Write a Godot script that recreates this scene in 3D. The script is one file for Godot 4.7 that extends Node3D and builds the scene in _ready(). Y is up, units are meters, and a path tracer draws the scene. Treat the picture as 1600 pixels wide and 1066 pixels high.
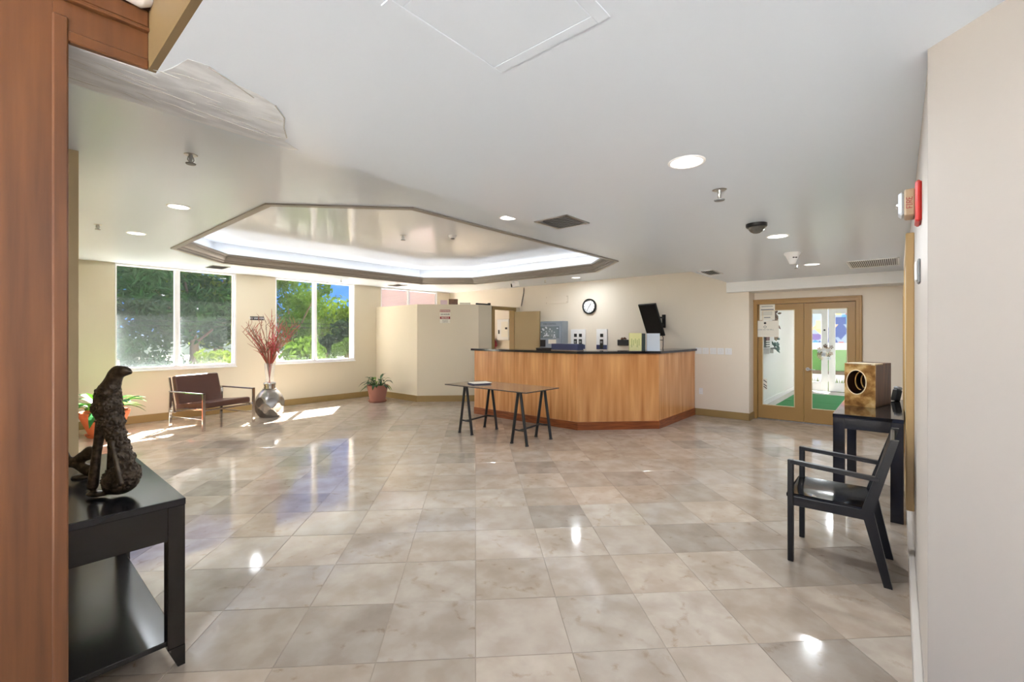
extends Node3D

# Room frame: +X runs along the window wall towards the desk wall, -Z towards the windows, y up, metres.
const EYE := 1.506
const HL := 2.43      # low ceiling
const HH := 2.69      # lobby ceiling
const HT := 3.04      # tray ceiling
const XC := 8.72      # desk wall
const ZW := -9.76     # window wall
const ZR := 0.075     # right wall

var T := Transform3D.IDENTITY
var M := {}
var used := {}
var rng := RandomNumberGenerator.new()

# ------------------------------------------------------------------ shapes
func sh() -> SurfaceTool:
	var st := SurfaceTool.new()
	st.begin(Mesh.PRIMITIVE_TRIANGLES)
	return st

func vx(st: SurfaceTool, p: Vector3, n: Vector3, uv := Vector2.ZERO) -> void:
	st.set_normal((T.basis * n).normalized())
	st.set_uv(uv)
	st.add_vertex(T * p)

func tri(st: SurfaceTool, a: Vector3, b: Vector3, c: Vector3) -> void:   # counter-clockwise from outside
	var n := (b - a).cross(c - a)
	if n.length() < 1e-12: return
	n = n.normalized()
	vx(st, a, n); vx(st, c, n); vx(st, b, n)

func quad(st: SurfaceTool, a: Vector3, b: Vector3, c: Vector3, d: Vector3) -> void:
	tri(st, a, b, c); tri(st, a, c, d)

func face(st: SurfaceTool, p: Array, ctr: Vector3) -> void:   # a face turned away from ctr
	var mid := Vector3.ZERO
	for q in p: mid += q
	mid /= p.size()
	var n: Vector3 = (p[1] - p[0]).cross(p[2] - p[0])
	if n.dot(mid - ctr) < 0.0: p = p.duplicate(); p.reverse()
	for i in range(1, p.size() - 1): tri(st, p[0], p[i], p[i + 1])

func smooth(st: SurfaceTool, a: Vector3, b: Vector3, c: Vector3, na: Vector3, nb: Vector3, nc: Vector3, ua := Vector2.ZERO, ub := Vector2.ZERO, uc := Vector2.ZERO) -> void:
	var n := (b - a).cross(c - a)
	if n.length() < 1e-14: return
	if n.dot(na + nb + nc) < 0.0:
		vx(st, a, na, ua); vx(st, b, nb, ub); vx(st, c, nc, uc)
	else:
		vx(st, a, na, ua); vx(st, c, nc, uc); vx(st, b, nb, ub)

func bx(st: SurfaceTool, lo: Vector3, hi: Vector3, c := 0.0) -> void:   # box with chamfered edges
	var ctr := (lo + hi) / 2.0
	var h := (hi - lo) / 2.0
	c = minf(c, minf(h.x, minf(h.y, h.z)) * 0.9)
	if c <= 0.0:
		for ax in 3:
			for s in [-1.0, 1.0]:
				var p := []
				for k in [[-1, -1], [1, -1], [1, 1], [-1, 1]]:
					var q := Vector3.ZERO
					q[ax] = s * h[ax]; q[(ax + 1) % 3] = k[0] * h[(ax + 1) % 3]; q[(ax + 2) % 3] = k[1] * h[(ax + 2) % 3]
					p.append(ctr + q)
				face(st, p, ctr)
		return
	for ax in 3:
		var b := (ax + 1) % 3
		var d := (ax + 2) % 3
		for s in [-1.0, 1.0]:
			var p := []
			for k in [[-1, -1], [1, -1], [1, 1], [-1, 1]]:
				var q := Vector3.ZERO
				q[ax] = s * h[ax]; q[b] = k[0] * (h[b] - c); q[d] = k[1] * (h[d] - c)
				p.append(ctr + q)
			face(st, p, ctr)
		for s in [-1.0, 1.0]:
			for t in [-1.0, 1.0]:   # the edge along ax
				var e := []
				for k in [[0, -1], [0, 1], [1, 1], [1, -1]]:
					var q := Vector3.ZERO
					q[ax] = k[1] * (h[ax] - c)
					q[b] = s * (h[b] - (c if k[0] == 1 else 0.0))
					q[d] = t * (h[d] - (c if k[0] == 0 else 0.0))
					e.append(ctr + q)
				face(st, e, ctr)
	for i in 8:
		var g := Vector3(1 if i & 1 else -1, 1 if i & 2 else -1, 1 if i & 4 else -1)
		face(st, [ctr + g * (h - Vector3(0, c, c)), ctr + g * (h - Vector3(c, 0, c)), ctr + g * (h - Vector3(c, c, 0))], ctr)

func cbx(st: SurfaceTool, ctr: Vector3, size: Vector3, c := 0.0) -> void:
	bx(st, ctr - size / 2.0, ctr + size / 2.0, c)

func tube(st: SurfaceTool, pts: Array, radii, seg := 8, flat := 1.0) -> void:   # round bar along points; radii a number or one per point
	var n := pts.size()
	var up := Vector3.UP
	var d0: Vector3 = (pts[1] - pts[0]).normalized()
	if absf(d0.dot(up)) > 0.9: up = Vector3.RIGHT
	var rings := []
	for i in n:
		var d: Vector3 = (pts[mini(i + 1, n - 1)] - pts[maxi(i - 1, 0)]).normalized()
		var s := d.cross(up).normalized()
		up = s.cross(d).normalized()
		var r: float = radii[i] if radii is Array else radii
		var ring := []
		for k in seg:
			var a := TAU * k / seg
			var o := s * cos(a) * flat + up * sin(a)
			ring.append([pts[i] + o * r, (s * cos(a) / flat + up * sin(a)).normalized()])
		rings.append(ring)
	for i in n - 1:
		for k in seg:
			var a = rings[i][k]; var b = rings[i][(k + 1) % seg]; var c = rings[i + 1][(k + 1) % seg]; var e = rings[i + 1][k]
			smooth(st, a[0], b[0], c[0], a[1], b[1], c[1]); smooth(st, a[0], c[0], e[0], a[1], c[1], e[1])
	for end in [0, n - 1]:
		var ctr: Vector3 = pts[end]
		var inner: Vector3 = pts[1] if end == 0 else pts[n - 2]
		for k in seg: face(st, [ctr, rings[end][k][0], rings[end][(k + 1) % seg][0]], inner)

func bar(st: SurfaceTool, a: Vector3, b: Vector3, w: float, h: float, side := Vector3.ZERO) -> void:   # square bar from a to b
	var d := (b - a).normalized()
	var s := side
	if s == Vector3.ZERO: s = Vector3.UP.cross(d) if absf(d.y) < 0.95 else Vector3.RIGHT
	s = (s - d * s.dot(d)).normalized()
	var keep := T
	T = T * Transform3D(Basis(s, d.cross(s), d), (a + b) / 2.0)
	cbx(st, Vector3.ZERO, Vector3(w, h, a.distance_to(b)), minf(w, h) * 0.12)
	T = keep

func lathe(st: SurfaceTool, prof: Array, seg := 24, round := false, ctr := Vector3.ZERO) -> void:   # prof: Vector2(radius, y) from bottom to top, outside to the right
	var ns := []
	for i in prof.size() - 1:
		var d: Vector2 = prof[i + 1] - prof[i]
		ns.append(Vector2(d.y, -d.x).normalized())
	for i in prof.size() - 1:
		var n0: Vector2 = ns[i]
		var n1: Vector2 = ns[i]
		if round:
			if i > 0: n0 = (ns[i - 1] + ns[i]).normalized()
			if i < ns.size() - 1: n1 = (ns[i + 1] + ns[i]).normalized()
		for k in seg:
			var a := TAU * k / seg
			var b := TAU * (k + 1) / seg
			var da := Vector3(cos(a), 0, sin(a)); var db := Vector3(cos(b), 0, sin(b))
			var p: Vector2 = prof[i]; var q: Vector2 = prof[i + 1]
			var up := Vector3.UP
			var v00 := ctr + da * p.x + up * p.y; var v10 := ctr + db * p.x + up * p.y
			var v01 := ctr + da * q.x + up * q.y; var v11 := ctr + db * q.x + up * q.y
			var m00 := da * n0.x + up * n0.y; var m10 := db * n0.x + up * n0.y
			var m01 := da * n1.x + up * n1.y; var m11 := db * n1.x + up * n1.y
			smooth(st, v00, v10, v11, m00, m10, m11); smooth(st, v00, v11, v01, m00, m11, m01)

func prism(st: SurfaceTool, poly: Array, y0: float, y1: float, uvs := 0.0) -> void:   # upright prism over an (x, z) outline
	var pp := PackedVector2Array(poly)
	var mid := Vector2.ZERO
	for p in pp: mid += p
	mid /= pp.size()
	var ix := Geometry2D.triangulate_polygon(pp)
	for y in [y0, y1]:
		var n := Vector3(0, 1 if y == y1 else -1, 0)
		for i in range(0, ix.size(), 3):
			var q := [pp[ix[i]], pp[ix[i + 1]], pp[ix[i + 2]]]
			var v := []
			for e in q: v.append(Vector3(e.x, y, e.y))
			smooth(st, v[0], v[1], v[2], n, n, n, q[0] * uvs, q[1] * uvs, q[2] * uvs)
	var cw := Geometry2D.is_polygon_clockwise(pp)
	for i in pp.size():
		var a := pp[i]; var b := pp[(i + 1) % pp.size()]
		var e := (b - a).normalized()
		var n2 := Vector2(e.y, -e.x) * (1.0 if not cw else -1.0)
		var n := Vector3(n2.x, 0, n2.y)
		var v0 := Vector3(a.x, y0, a.y); var v1 := Vector3(b.x, y0, b.y); var v2 := Vector3(b.x, y1, b.y); var v3 := Vector3(a.x, y1, a.y)
		smooth(st, v0, v1, v2, n, n, n); smooth(st, v0, v2, v3, n, n, n)

func extrude(st: SurfaceTool, poly: Array, z0: float, z1: float) -> void:   # (x, y) outline pulled along z
	var keep := T
	var p := []
	for q in poly: p.append(Vector2(q.x, -q.y))
	T = keep * Transform3D(Basis(Vector3(1, 0, 0), Vector3(0, 0, 1), Vector3(0, -1, 0)), Vector3.ZERO)
	prism(st, p, z0, z1)
	T = keep

func ring(st: SurfaceTool, poly: Array, prof: Array) -> void:   # profile (inward offset, y) swept round a closed convex (x, z) outline
	var loops := []
	for q in prof:
		var l := []
		for p in inset(poly, q.x): l.append(Vector3(p.x, q.y, p.y))
		loops.append(l)
	var n := poly.size()
	for i in prof.size():
		var j := (i + 1) % prof.size()
		var d: Vector2 = prof[j] - prof[i]
		for k in n:
			var m := (k + 1) % n
			var e: Vector2 = (poly[m] - poly[k]).normalized()
			var inw := Vector2(-e.y, e.x)
			if inw.dot(centre(poly) - poly[k]) < 0.0: inw = -inw
			var nn := Vector3(inw.x * d.y, -d.x, inw.y * d.y).normalized()
			smooth(st, loops[i][k], loops[i][m], loops[j][m], nn, nn, nn)
			smooth(st, loops[i][k], loops[j][m], loops[j][k], nn, nn, nn)

func centre(poly: Array) -> Vector2:
	var c := Vector2.ZERO
	for p in poly: c += p
	return c / poly.size()

func inset(poly: Array, o: float) -> Array:
	var out := []
	var n := poly.size()
	var c := centre(poly)
	for i in n:
		var a: Vector2 = (poly[i] - poly[(i + n - 1) % n]).normalized()
		var b: Vector2 = (poly[(i + 1) % n] - poly[i]).normalized()
		var na := Vector2(-a.y, a.x); var nb := Vector2(-b.y, b.x)
		if na.dot(c - poly[i]) < 0.0: na = -na
		if nb.dot(c - poly[i]) < 0.0: nb = -nb
		var h := (na + nb).normalized()
		out.append(poly[i] + h * o / maxf(0.2, h.dot(na)))
	return out

func disc(st: SurfaceTool, c: Vector3, r: float, n: Vector3, seg := 24) -> void:
	var s := n.cross(Vector3.RIGHT if absf(n.x) < 0.9 else Vector3.UP).normalized()
	var t := n.cross(s)
	for k in seg:
		var a := TAU * k / seg; var b := TAU * (k + 1) / seg
		smooth(st, c, c + (s * cos(a) + t * sin(a)) * r, c + (s * cos(b) + t * sin(b)) * r, n, n, n)

# a smooth surface round a signed distance field (surface nets)
func nets(st: SurfaceTool, f: Callable, lo: Vector3, hi: Vector3, cell: float) -> void:
	var nx := int((hi.x - lo.x) / cell) + 2
	var ny := int((hi.y - lo.y) / cell) + 2
	var nz := int((hi.z - lo.z) / cell) + 2
	var g := PackedFloat32Array()
	g.resize(nx * ny * nz)
	for k in nz:
		for j in ny:
			for i in nx:
				g[(k * ny + j) * nx + i] = f.call(lo + Vector3(i, j, k) * cell)
	var vi := {}
	var vs := []
	var vn := []
	for k in nz - 1:
		for j in ny - 1:
			for i in nx - 1:
				var sum := Vector3.ZERO
				var cnt := 0
				var b := (k * ny + j) * nx + i
				var c8 := [g[b], g[b + 1], g[b + nx], g[b + nx + 1], g[b + nx * ny], g[b + nx * ny + 1], g[b + nx * ny + nx], g[b + nx * ny + nx + 1]]
				var inside := 0
				for q in 8:
					if c8[q] < 0.0: inside += 1
				if inside == 0 or inside == 8: continue
				for e in [[0, 1], [2, 3], [4, 5], [6, 7], [0, 2], [1, 3], [4, 6], [5, 7], [0, 4], [1, 5], [2, 6], [3, 7]]:
					var a: float = c8[e[0]]; var d: float = c8[e[1]]
					if (a < 0.0) != (d < 0.0):
						var t := a / (a - d)
						var pa := Vector3(e[0] & 1, (e[0] >> 1) & 1, e[0] >> 2); var pb := Vector3(e[1] & 1, (e[1] >> 1) & 1, e[1] >> 2)
						sum += pa.lerp(pb, t); cnt += 1
				vi[b] = vs.size()
				vs.append(lo + (Vector3(i, j, k) + sum / cnt) * cell)
				vn.append(Vector3(c8[1] + c8[3] + c8[5] + c8[7] - c8[0] - c8[2] - c8[4] - c8[6], c8[2] + c8[3] + c8[6] + c8[7] - c8[0] - c8[1] - c8[4] - c8[5], c8[4] + c8[5] + c8[6] + c8[7] - c8[0] - c8[1] - c8[2] - c8[3]).normalized())
	for k in range(1, nz - 1):
		for j in range(1, ny - 1):
			for i in range(1, nx - 1):
				var b := (k * ny + j) * nx + i
				for ax in 3:
					var step: int = [1, nx, nx * ny][ax]
					if (g[b] < 0.0) == (g[b + step] < 0.0): continue
					var u: int = [nx, nx * ny, 1][ax]
					var w: int = [nx * ny, 1, nx][ax]
					var q := [b, b - u, b - u - w, b - w]
					if not (vi.has(q[0]) and vi.has(q[1]) and vi.has(q[2]) and vi.has(q[3])): continue
					var ids := [vi[q[0]], vi[q[1]], vi[q[2]], vi[q[3]]]
					smooth(st, vs[ids[0]], vs[ids[1]], vs[ids[2]], vn[ids[0]], vn[ids[1]], vn[ids[2]])
					smooth(st, vs[ids[0]], vs[ids[2]], vs[ids[3]], vn[ids[0]], vn[ids[2]], vn[ids[3]])

func cap(p: Vector3, a: Vector3, b: Vector3, ra: float, rb: float) -> float:
	var ab := b - a
	var t := clampf((p - a).dot(ab) / ab.length_squared(), 0.0, 1.0)
	return p.distance_to(a + ab * t) - lerpf(ra, rb, t)

func ell(p: Vector3, c: Vector3, r: Vector3) -> float:
	var q := (p - c) / r
	var k := q.length()
	return (k - 1.0) * minf(r.x, minf(r.y, r.z)) if k > 1e-4 else -minf(r.x, minf(r.y, r.z))

func smin(a: float, b: float, k: float) -> float:
	var h := maxf(k - absf(a - b), 0.0) / k
	return minf(a, b) - h * h * k * 0.25

# ------------------------------------------------------------------ nodes
func numbered(n: String) -> String:
	var k: int = used.get(n, 0)
	used[n] = k + 1
	return n if k == 0 else "%s_%03d" % [n, k]

func tag(o: Node3D, label: String, category: String, group := "") -> Node3D:
	o.set_meta("label", label)
	o.set_meta("category", category)
	if group: o.set_meta("group", group)
	return o

func thing(called: String, label: String, category: String, at := Vector3.ZERO, turn := 0.0, group := "") -> Node3D:
	var o := Node3D.new()
	o.name = numbered(called)
	add_child(o)
	o.position = at
	o.rotation.y = deg_to_rad(turn)
	tag(o, label, category, group)
	return o

func obj(called: String, st: SurfaceTool, m: Material, parent: Node = null) -> MeshInstance3D:
	var o := MeshInstance3D.new()
	o.name = called if parent else numbered(called)
	o.mesh = st.commit()
	o.material_override = null
	for i in o.mesh.get_surface_count(): o.mesh.surface_set_material(i, m)
	(parent if parent else self).add_child(o, true)
	return o

func again(called: String, mesh: Mesh, m: Material, parent: Node, at := Transform3D.IDENTITY) -> MeshInstance3D:
	var o := MeshInstance3D.new()
	o.name = called
	o.mesh = mesh
	o.material_override = m
	o.transform = at
	parent.add_child(o, true)
	return o

func struct(called: String, st: SurfaceTool, m: Material, label := "") -> MeshInstance3D:
	var o := obj(called, st, m)
	o.set_meta("kind", "structure")
	if label: o.set_meta("label", label)
	return o

func group_struct(called: String, label := "", at := Vector3.ZERO, turn := 0.0) -> Node3D:
	var o := Node3D.new()
	o.name = numbered(called)
	add_child(o)
	o.position = at
	o.rotation.y = deg_to_rad(turn)
	o.set_meta("kind", "structure")
	if label: o.set_meta("label", label)
	return o

func copy(o: Node3D, at: Vector3, turn: float, label: String) -> Node3D:
	var c: Node3D = o.duplicate()
	c.name = numbered(str(o.name).rstrip("0123456789").trim_suffix("_"))
	add_child(c)
	c.position = at
	c.rotation.y = deg_to_rad(turn)
	c.set_meta("label", label)
	return c

func letters(txt: String, size: float, m: Material, parent: Node, at: Vector3, depth := 0.002, turn := Vector3.ZERO, bold := false) -> MeshInstance3D:
	var tm := TextMesh.new()
	var f := SystemFont.new()
	f.font_names = PackedStringArray(["Droid Sans"])
	if bold: f.font_weight = 700
	tm.font = f
	tm.text = txt
	tm.font_size = 32
	tm.pixel_size = size / 32.0
	tm.depth = depth
	tm.curve_step = 2.0
	var o := MeshInstance3D.new()
	o.name = "lettering"
	o.mesh = tm
	o.material_override = m
	o.position = at
	o.rotation = turn
	parent.add_child(o, true)
	return o

# ------------------------------------------------------------------ materials
func mt(called: String, c: Color, rough := 0.6, metal := 0.0) -> StandardMaterial3D:
	var m := StandardMaterial3D.new()
	m.resource_name = called
	m.albedo_color = c
	m.roughness = rough
	m.metallic = metal
	M[called] = m
	return m

func c8(r: float, g: float, b: float) -> Color:
	return Color(r / 255.0, g / 255.0, b / 255.0)

func noise_tex(size: int, freq: float, ramp: Array, type := FastNoiseLite.TYPE_SIMPLEX_SMOOTH, oct := 5, fractal := FastNoiseLite.FRACTAL_FBM, sd := 1, warp := 0.0, bump := false) -> NoiseTexture2D:
	var n := FastNoiseLite.new()
	n.seed = sd
	n.noise_type = type
	n.frequency = freq
	n.fractal_type = fractal
	n.fractal_octaves = oct
	if warp > 0.0:
		n.domain_warp_enabled = true
		n.domain_warp_amplitude = warp
		n.domain_warp_frequency = freq * 0.8
	var t := NoiseTexture2D.new()
	t.width = size; t.height = size
	t.seamless = true
	t.seamless_blend_skirt = 0.2
	t.noise = n
	if not ramp.is_empty():
		var g := Gradient.new()
		var off := PackedFloat32Array()
		var col := PackedColorArray()
		for r in ramp: off.append(r[0]); col.append(r[1])
		g.offsets = off
		g.colors = col
		t.color_ramp = g
	return t

func gray(v: float) -> Color: return Color(v, v, v)

func wood(called: String, dark: Color, light: Color, scale: Vector3, rough: float, sd: int) -> StandardMaterial3D:
	var m := mt(called, Color.WHITE, rough)
	m.albedo_texture = noise_tex(512, 0.012, [[0.0, dark], [0.4, dark.lerp(light, 0.45)], [0.6, dark.lerp(light, 0.6)], [1.0, light]], FastNoiseLite.TYPE_SIMPLEX_SMOOTH, 6, FastNoiseLite.FRACTAL_FBM, sd)
	m.uv1_triplanar = true
	m.uv1_scale = scale
	return m

func painted(called: String, c: Color, rough: float) -> StandardMaterial3D:
	var m := mt(called, c, rough)
	m.normal_enabled = true
	m.normal_texture = M["_orange_peel"]
	m.normal_scale = 0.06
	m.uv1_triplanar = true
	m.uv1_world_triplanar = true
	m.uv1_scale = Vector3(2.5, 2.5, 2.5)
	return m

func leaf_mat(called: String, c: Color, back: Color, rough := 0.4) -> StandardMaterial3D:
	var m := mt(called, c, rough)
	m.backlight_enabled = true
	m.backlight = back
	m.cull_mode = BaseMaterial3D.CULL_DISABLED
	m.metallic_specular = 0.3
	return m

func materials() -> void:
	var pt := noise_tex(512, 0.03, [], FastNoiseLite.TYPE_SIMPLEX_SMOOTH, 4, FastNoiseLite.FRACTAL_FBM, 5)
	pt.as_normal_map = true
	pt.bump_strength = 2.0
	M["_orange_peel"] = pt
	painted("ceiling_low", c8(226, 237, 250), 0.26)
	painted("ceiling_high", c8(228, 240, 253), 0.23)
	painted("tray_paint", c8(238, 244, 252), 0.11)
	M.tray_paint.normal_scale = 0.12
	painted("cream", c8(221, 211, 190), 0.5)
	painted("pale", c8(234, 224, 208), 0.5)
	painted("grey_beige", c8(208, 201, 193), 0.5)
	painted("near_paint_dimmed", c8(180, 175, 170), 0.5)  # grey beige darkened in colour to offset light from the added glazing
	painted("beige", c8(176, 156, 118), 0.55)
	mt("olive_trim", c8(158, 132, 84), 0.42)
	mt("door_tan", c8(168, 132, 78), 0.4)
	mt("white", c8(240, 240, 240), 0.35)
	mt("white_matte", c8(236, 236, 234), 0.6)
	mt("frame_white", c8(238, 238, 242), 0.35)
	mt("black", c8(14, 14, 15), 0.35)
	mt("black_gloss", c8(10, 10, 11), 0.12)
	mt("dark", c8(40, 40, 42), 0.5)
	mt("grey", c8(135, 138, 140), 0.5)
	mt("crown", c8(152, 146, 138), 0.4)
	mt("chrome", c8(205, 203, 200), 0.12, 1.0)
	mt("steel", c8(190, 190, 188), 0.3, 1.0)
	mt("pewter", c8(150, 146, 142), 0.25, 0.9)
	mt("graphite", c8(52, 52, 52), 0.38, 0.5)
	mt("navy", c8(52, 60, 98), 0.5)
	mt("red", c8(205, 45, 38), 0.35)
	mt("deep_red", c8(150, 36, 48), 0.5)
	mt("taupe", c8(176, 152, 122), 0.45)
	mt("leather", c8(84, 52, 42), 0.42)
	M.leather.normal_enabled = true
	M.leather.normal_texture = pt
	M.leather.normal_scale = 0.4
	M.leather.uv1_triplanar = true
	M.leather.uv1_scale = Vector3(9, 9, 9)
	mt("terracotta", c8(196, 104, 66), 0.75)
	mt("clay_rose", c8(164, 112, 96), 0.75)
	mt("soil", c8(50, 38, 28), 0.95)
	mt("stem_red", c8(176, 64, 58), 0.7)
	mt("stem_rust", c8(150, 84, 62), 0.75)
	mt("stem_brown", c8(112, 88, 72), 0.8)
	mt("gold", c8(196, 156, 96), 0.28, 0.7)
	mt("ivory", c8(226, 210, 176), 0.4)
	mt("bark", c8(96, 78, 60), 0.9)
	mt("paper", c8(238, 234, 222), 0.7)
	mt("yellow_paper", c8(226, 222, 160), 0.7)
	mt("ice", c8(206, 214, 224), 0.3)
	mt("panel_grey", c8(150, 158, 164), 0.4)
	mt("turf", c8(22, 120, 52), 0.95)
	mt("lawn", c8(88, 142, 62), 0.9)
	mt("concrete", c8(190, 186, 178), 0.85)
	mt("bounce_gravel", c8(230, 228, 222), 0.9)
	mt("wire_black", c8(8, 8, 8), 0.9).specular_mode = BaseMaterial3D.SPECULAR_DISABLED
	mt("asphalt", c8(92, 90, 88), 0.9)
	painted("lobby_tan", c8(216, 195, 155), 0.5)
	mt("pocket_tan_dimmed", c8(122, 102, 70), 0.55)  # beige darkened in colour where the added glazing lights the upstand
	mt("mulch", c8(44, 46, 28), 0.95)
	mt("grout", c8(150, 136, 122), 0.8)
	mt("blind_pink", c8(226, 206, 210), 0.5)
	mt("plaster_edge", c8(188, 187, 184), 0.7)
	var g := mt("glass", Color(0.9, 0.95, 0.95, 0.03), 0.02)
	g.metallic_specular = 0.2
	g.transparency = BaseMaterial3D.TRANSPARENCY_ALPHA
	var fl := mt("film", Color(0.86, 0.9, 0.95, 0.06), 0.7)
	fl.transparency = BaseMaterial3D.TRANSPARENCY_ALPHA
	fl.cull_mode = BaseMaterial3D.CULL_DISABLED
	var tt := mt("smoked_glass", Color(0.42, 0.36, 0.3, 0.45), 0.05)
	tt.transparency = BaseMaterial3D.TRANSPARENCY_ALPHA
	var vg := mt("vase_glass", Color(0.95, 0.97, 0.97, 0.1), 0.03)
	vg.transparency = BaseMaterial3D.TRANSPARENCY_ALPHA
	var lens := mt("lamp_glow", Color.WHITE, 0.5)
	lens.emission_enabled = true
	lens.emission = Color(1.0, 0.98, 0.94)
	lens.emission_energy_multiplier = 1.3
	var led := mt("led_glow", Color.WHITE, 0.5)
	led.emission_enabled = true
	led.emission = Color(1.0, 0.96, 0.9)
	led.emission_energy_multiplier = 1.5
	wood("desk_wood", c8(178, 112, 60), c8(236, 178, 116), Vector3(1.6, 0.1, 1.6), 0.26, 11).metallic_specular = 0.65
	wood("skirt_wood", c8(96, 44, 20), c8(176, 100, 52), Vector3(0.5, 6.0, 0.5), 0.35, 12)
	wood("portal_wood", c8(84, 49, 25), c8(122, 77, 43), Vector3(3.0, 0.16, 3.0), 0.45, 13)
	wood("dark_wood", c8(16, 13, 12), c8(34, 30, 28), Vector3(0.6, 6, 0.6), 0.16, 14)
	wood("walnut", c8(72, 46, 28), c8(128, 88, 58), Vector3(3.0, 0.4, 3.0), 0.4, 15)
	# plaster skim coat
	var pl := mt("plaster", Color.WHITE, 0.75)
	pl.albedo_texture = noise_tex(512, 0.01, [[0.0, c8(206, 210, 214)], [0.42, c8(216, 220, 225)], [0.5, c8(223, 227, 232)], [0.58, c8(227, 231, 236)], [1.0, c8(238, 242, 246)]], FastNoiseLite.TYPE_SIMPLEX_SMOOTH, 5, FastNoiseLite.FRACTAL_FBM, 21, 30.0)
	pl.uv1_triplanar = true
	pl.uv1_world_triplanar = true
	pl.uv1_scale = Vector3(0.7, 1, 2.4)
	# bronze of the sculptures
	var br := mt("bronze", c8(96, 84, 70), 0.4, 0.45)
	br.albedo_texture = noise_tex(256, 0.03, [[0.3, c8(150, 140, 130)], [0.7, Color.WHITE]], FastNoiseLite.TYPE_SIMPLEX_SMOOTH, 4, FastNoiseLite.FRACTAL_FBM, 22)
	br.uv1_triplanar = true
	br.uv1_scale = Vector3(4, 4, 4)
	# hammered gold of the box vase
	var hg := mt("gold_leaf", Color.WHITE, 0.3, 0.6)
	hg.albedo_texture = noise_tex(512, 0.008, [[0.0, c8(118, 80, 44)], [0.45, c8(186, 142, 84)], [0.6, c8(214, 178, 118)], [1.0, c8(240, 216, 166)]], FastNoiseLite.TYPE_SIMPLEX_SMOOTH, 4, FastNoiseLite.FRACTAL_FBM, 23, 60.0)
	hg.uv1_triplanar = true
	hg.uv1_scale = Vector3(1.6, 1.6, 1.6)
	# travertine
	var trav := noise_tex(1024, 0.008, [[0.0, c8(186, 173, 160)], [0.38, c8(197, 184, 172)], [0.5, c8(201, 189, 178)], [0.62, c8(205, 194, 183)], [1.0, c8(216, 206, 196)]], FastNoiseLite.TYPE_SIMPLEX_SMOOTH, 6, FastNoiseLite.FRACTAL_FBM, 31, 40.0)
	var vein := noise_tex(1024, 0.005, [[0.0, Color.WHITE], [0.8, Color.WHITE], [0.9, c8(242, 237, 232)], [0.96, c8(230, 221, 212)], [1.0, c8(206, 192, 180)]], FastNoiseLite.TYPE_SIMPLEX_SMOOTH, 4, FastNoiseLite.FRACTAL_RIDGED, 32, 60.0)
	var rg := noise_tex(512, 0.01, [[0.0, gray(0.05)], [1.0, gray(0.15)]], FastNoiseLite.TYPE_SIMPLEX_SMOOTH, 3, FastNoiseLite.FRACTAL_FBM, 33)
	for i in 12:
		var v: float = [0.86, 0.9, 0.93, 0.95, 0.97, 0.98, 1.0, 0.96, 0.92, 0.99, 0.94, 1.0][i] * 0.905
		var m := mt("travertine_%d" % i, Color(v, v * [0.985, 0.98, 0.975, 0.99][i % 4], v * [0.965, 0.95, 0.94, 0.97][i % 4]), 1.0)
		m.albedo_texture = trav
		m.roughness_texture = rg
		m.uv1_scale = Vector3(0.42, 0.42, 1)
		m.uv1_offset = Vector3(fmod(i * 0.377, 1.0), fmod(i * 0.619, 1.0), 0)
		if i % 3 != 1:
			m.detail_enabled = true
			m.detail_albedo = vein
			m.detail_blend_mode = BaseMaterial3D.BLEND_MODE_MUL

# ------------------------------------------------------------------ the setting
func view() -> void:
	var cam := Camera3D.new()
	cam.name = "camera"
	add_child(cam)
	cam.position = Vector3(0, EYE, 0)
	cam.rotation.y = deg_to_rad(-49.05)
	cam.projection = Camera3D.PROJECTION_FRUSTUM
	cam.keep_aspect = Camera3D.KEEP_HEIGHT
	cam.near = 0.05
	cam.far = 200.0
	cam.size = 2.0 * 0.05 * 533.0 / 705.0
	cam.frustum_offset = Vector2(0.05 * 7.0 / 705.0, -0.05 * 10.3 / 705.0)
	cam.current = true
	var we := WorldEnvironment.new()
	we.name = "world"
	var e := Environment.new()
	var sky := Sky.new()
	var sm := ProceduralSkyMaterial.new()
	sm.sky_top_color = Color(0.10, 0.26, 0.56)
	sm.sky_horizon_color = Color(0.28, 0.46, 0.67)
	sm.ground_horizon_color = Color(0.6, 0.66, 0.62)
	sm.ground_bottom_color = Color(0.3, 0.32, 0.26)
	sm.sky_energy_multiplier = 1.1
	sky.sky_material = sm
	e.background_mode = Environment.BG_SKY
	e.sky = sky
	e.tonemap_mode = Environment.TONE_MAPPER_LINEAR
	e.tonemap_exposure = 2.7
	e.sdfgi_enabled = true
	e.ssao_enabled = true
	e.ssil_enabled = true
	we.environment = e
	add_child(we)
	var sun := DirectionalLight3D.new()
	sun.name = "sun"
	sun.light_color = Color(1.0, 0.975, 0.935)
	sun.light_energy = 14.0
	sun.light_angular_distance = 0.5
	sun.shadow_enabled = true
	var d := Vector3(-0.75, -0.84 * 1.25, 1.0).normalized()
	sun.basis = Basis.looking_at(d, Vector3.UP)
	add_child(sun)

func area_light(called: String, parent: Node3D, at: Vector3, down: Vector3, size: Vector2, energy: float, col := Color(0.95, 0.975, 1.0)) -> void:
	var l := AreaLight3D.new()
	l.name = called
	l.area_size = size
	l.light_color = col
	l.light_energy = energy
	l.set("area_range", 30.0)
	l.shadow_enabled = true
	parent.add_child(l, true)
	l.position = at
	l.basis = Basis.looking_at(down, Vector3.FORWARD if absf(down.y) > 0.9 else Vector3.UP)

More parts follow.
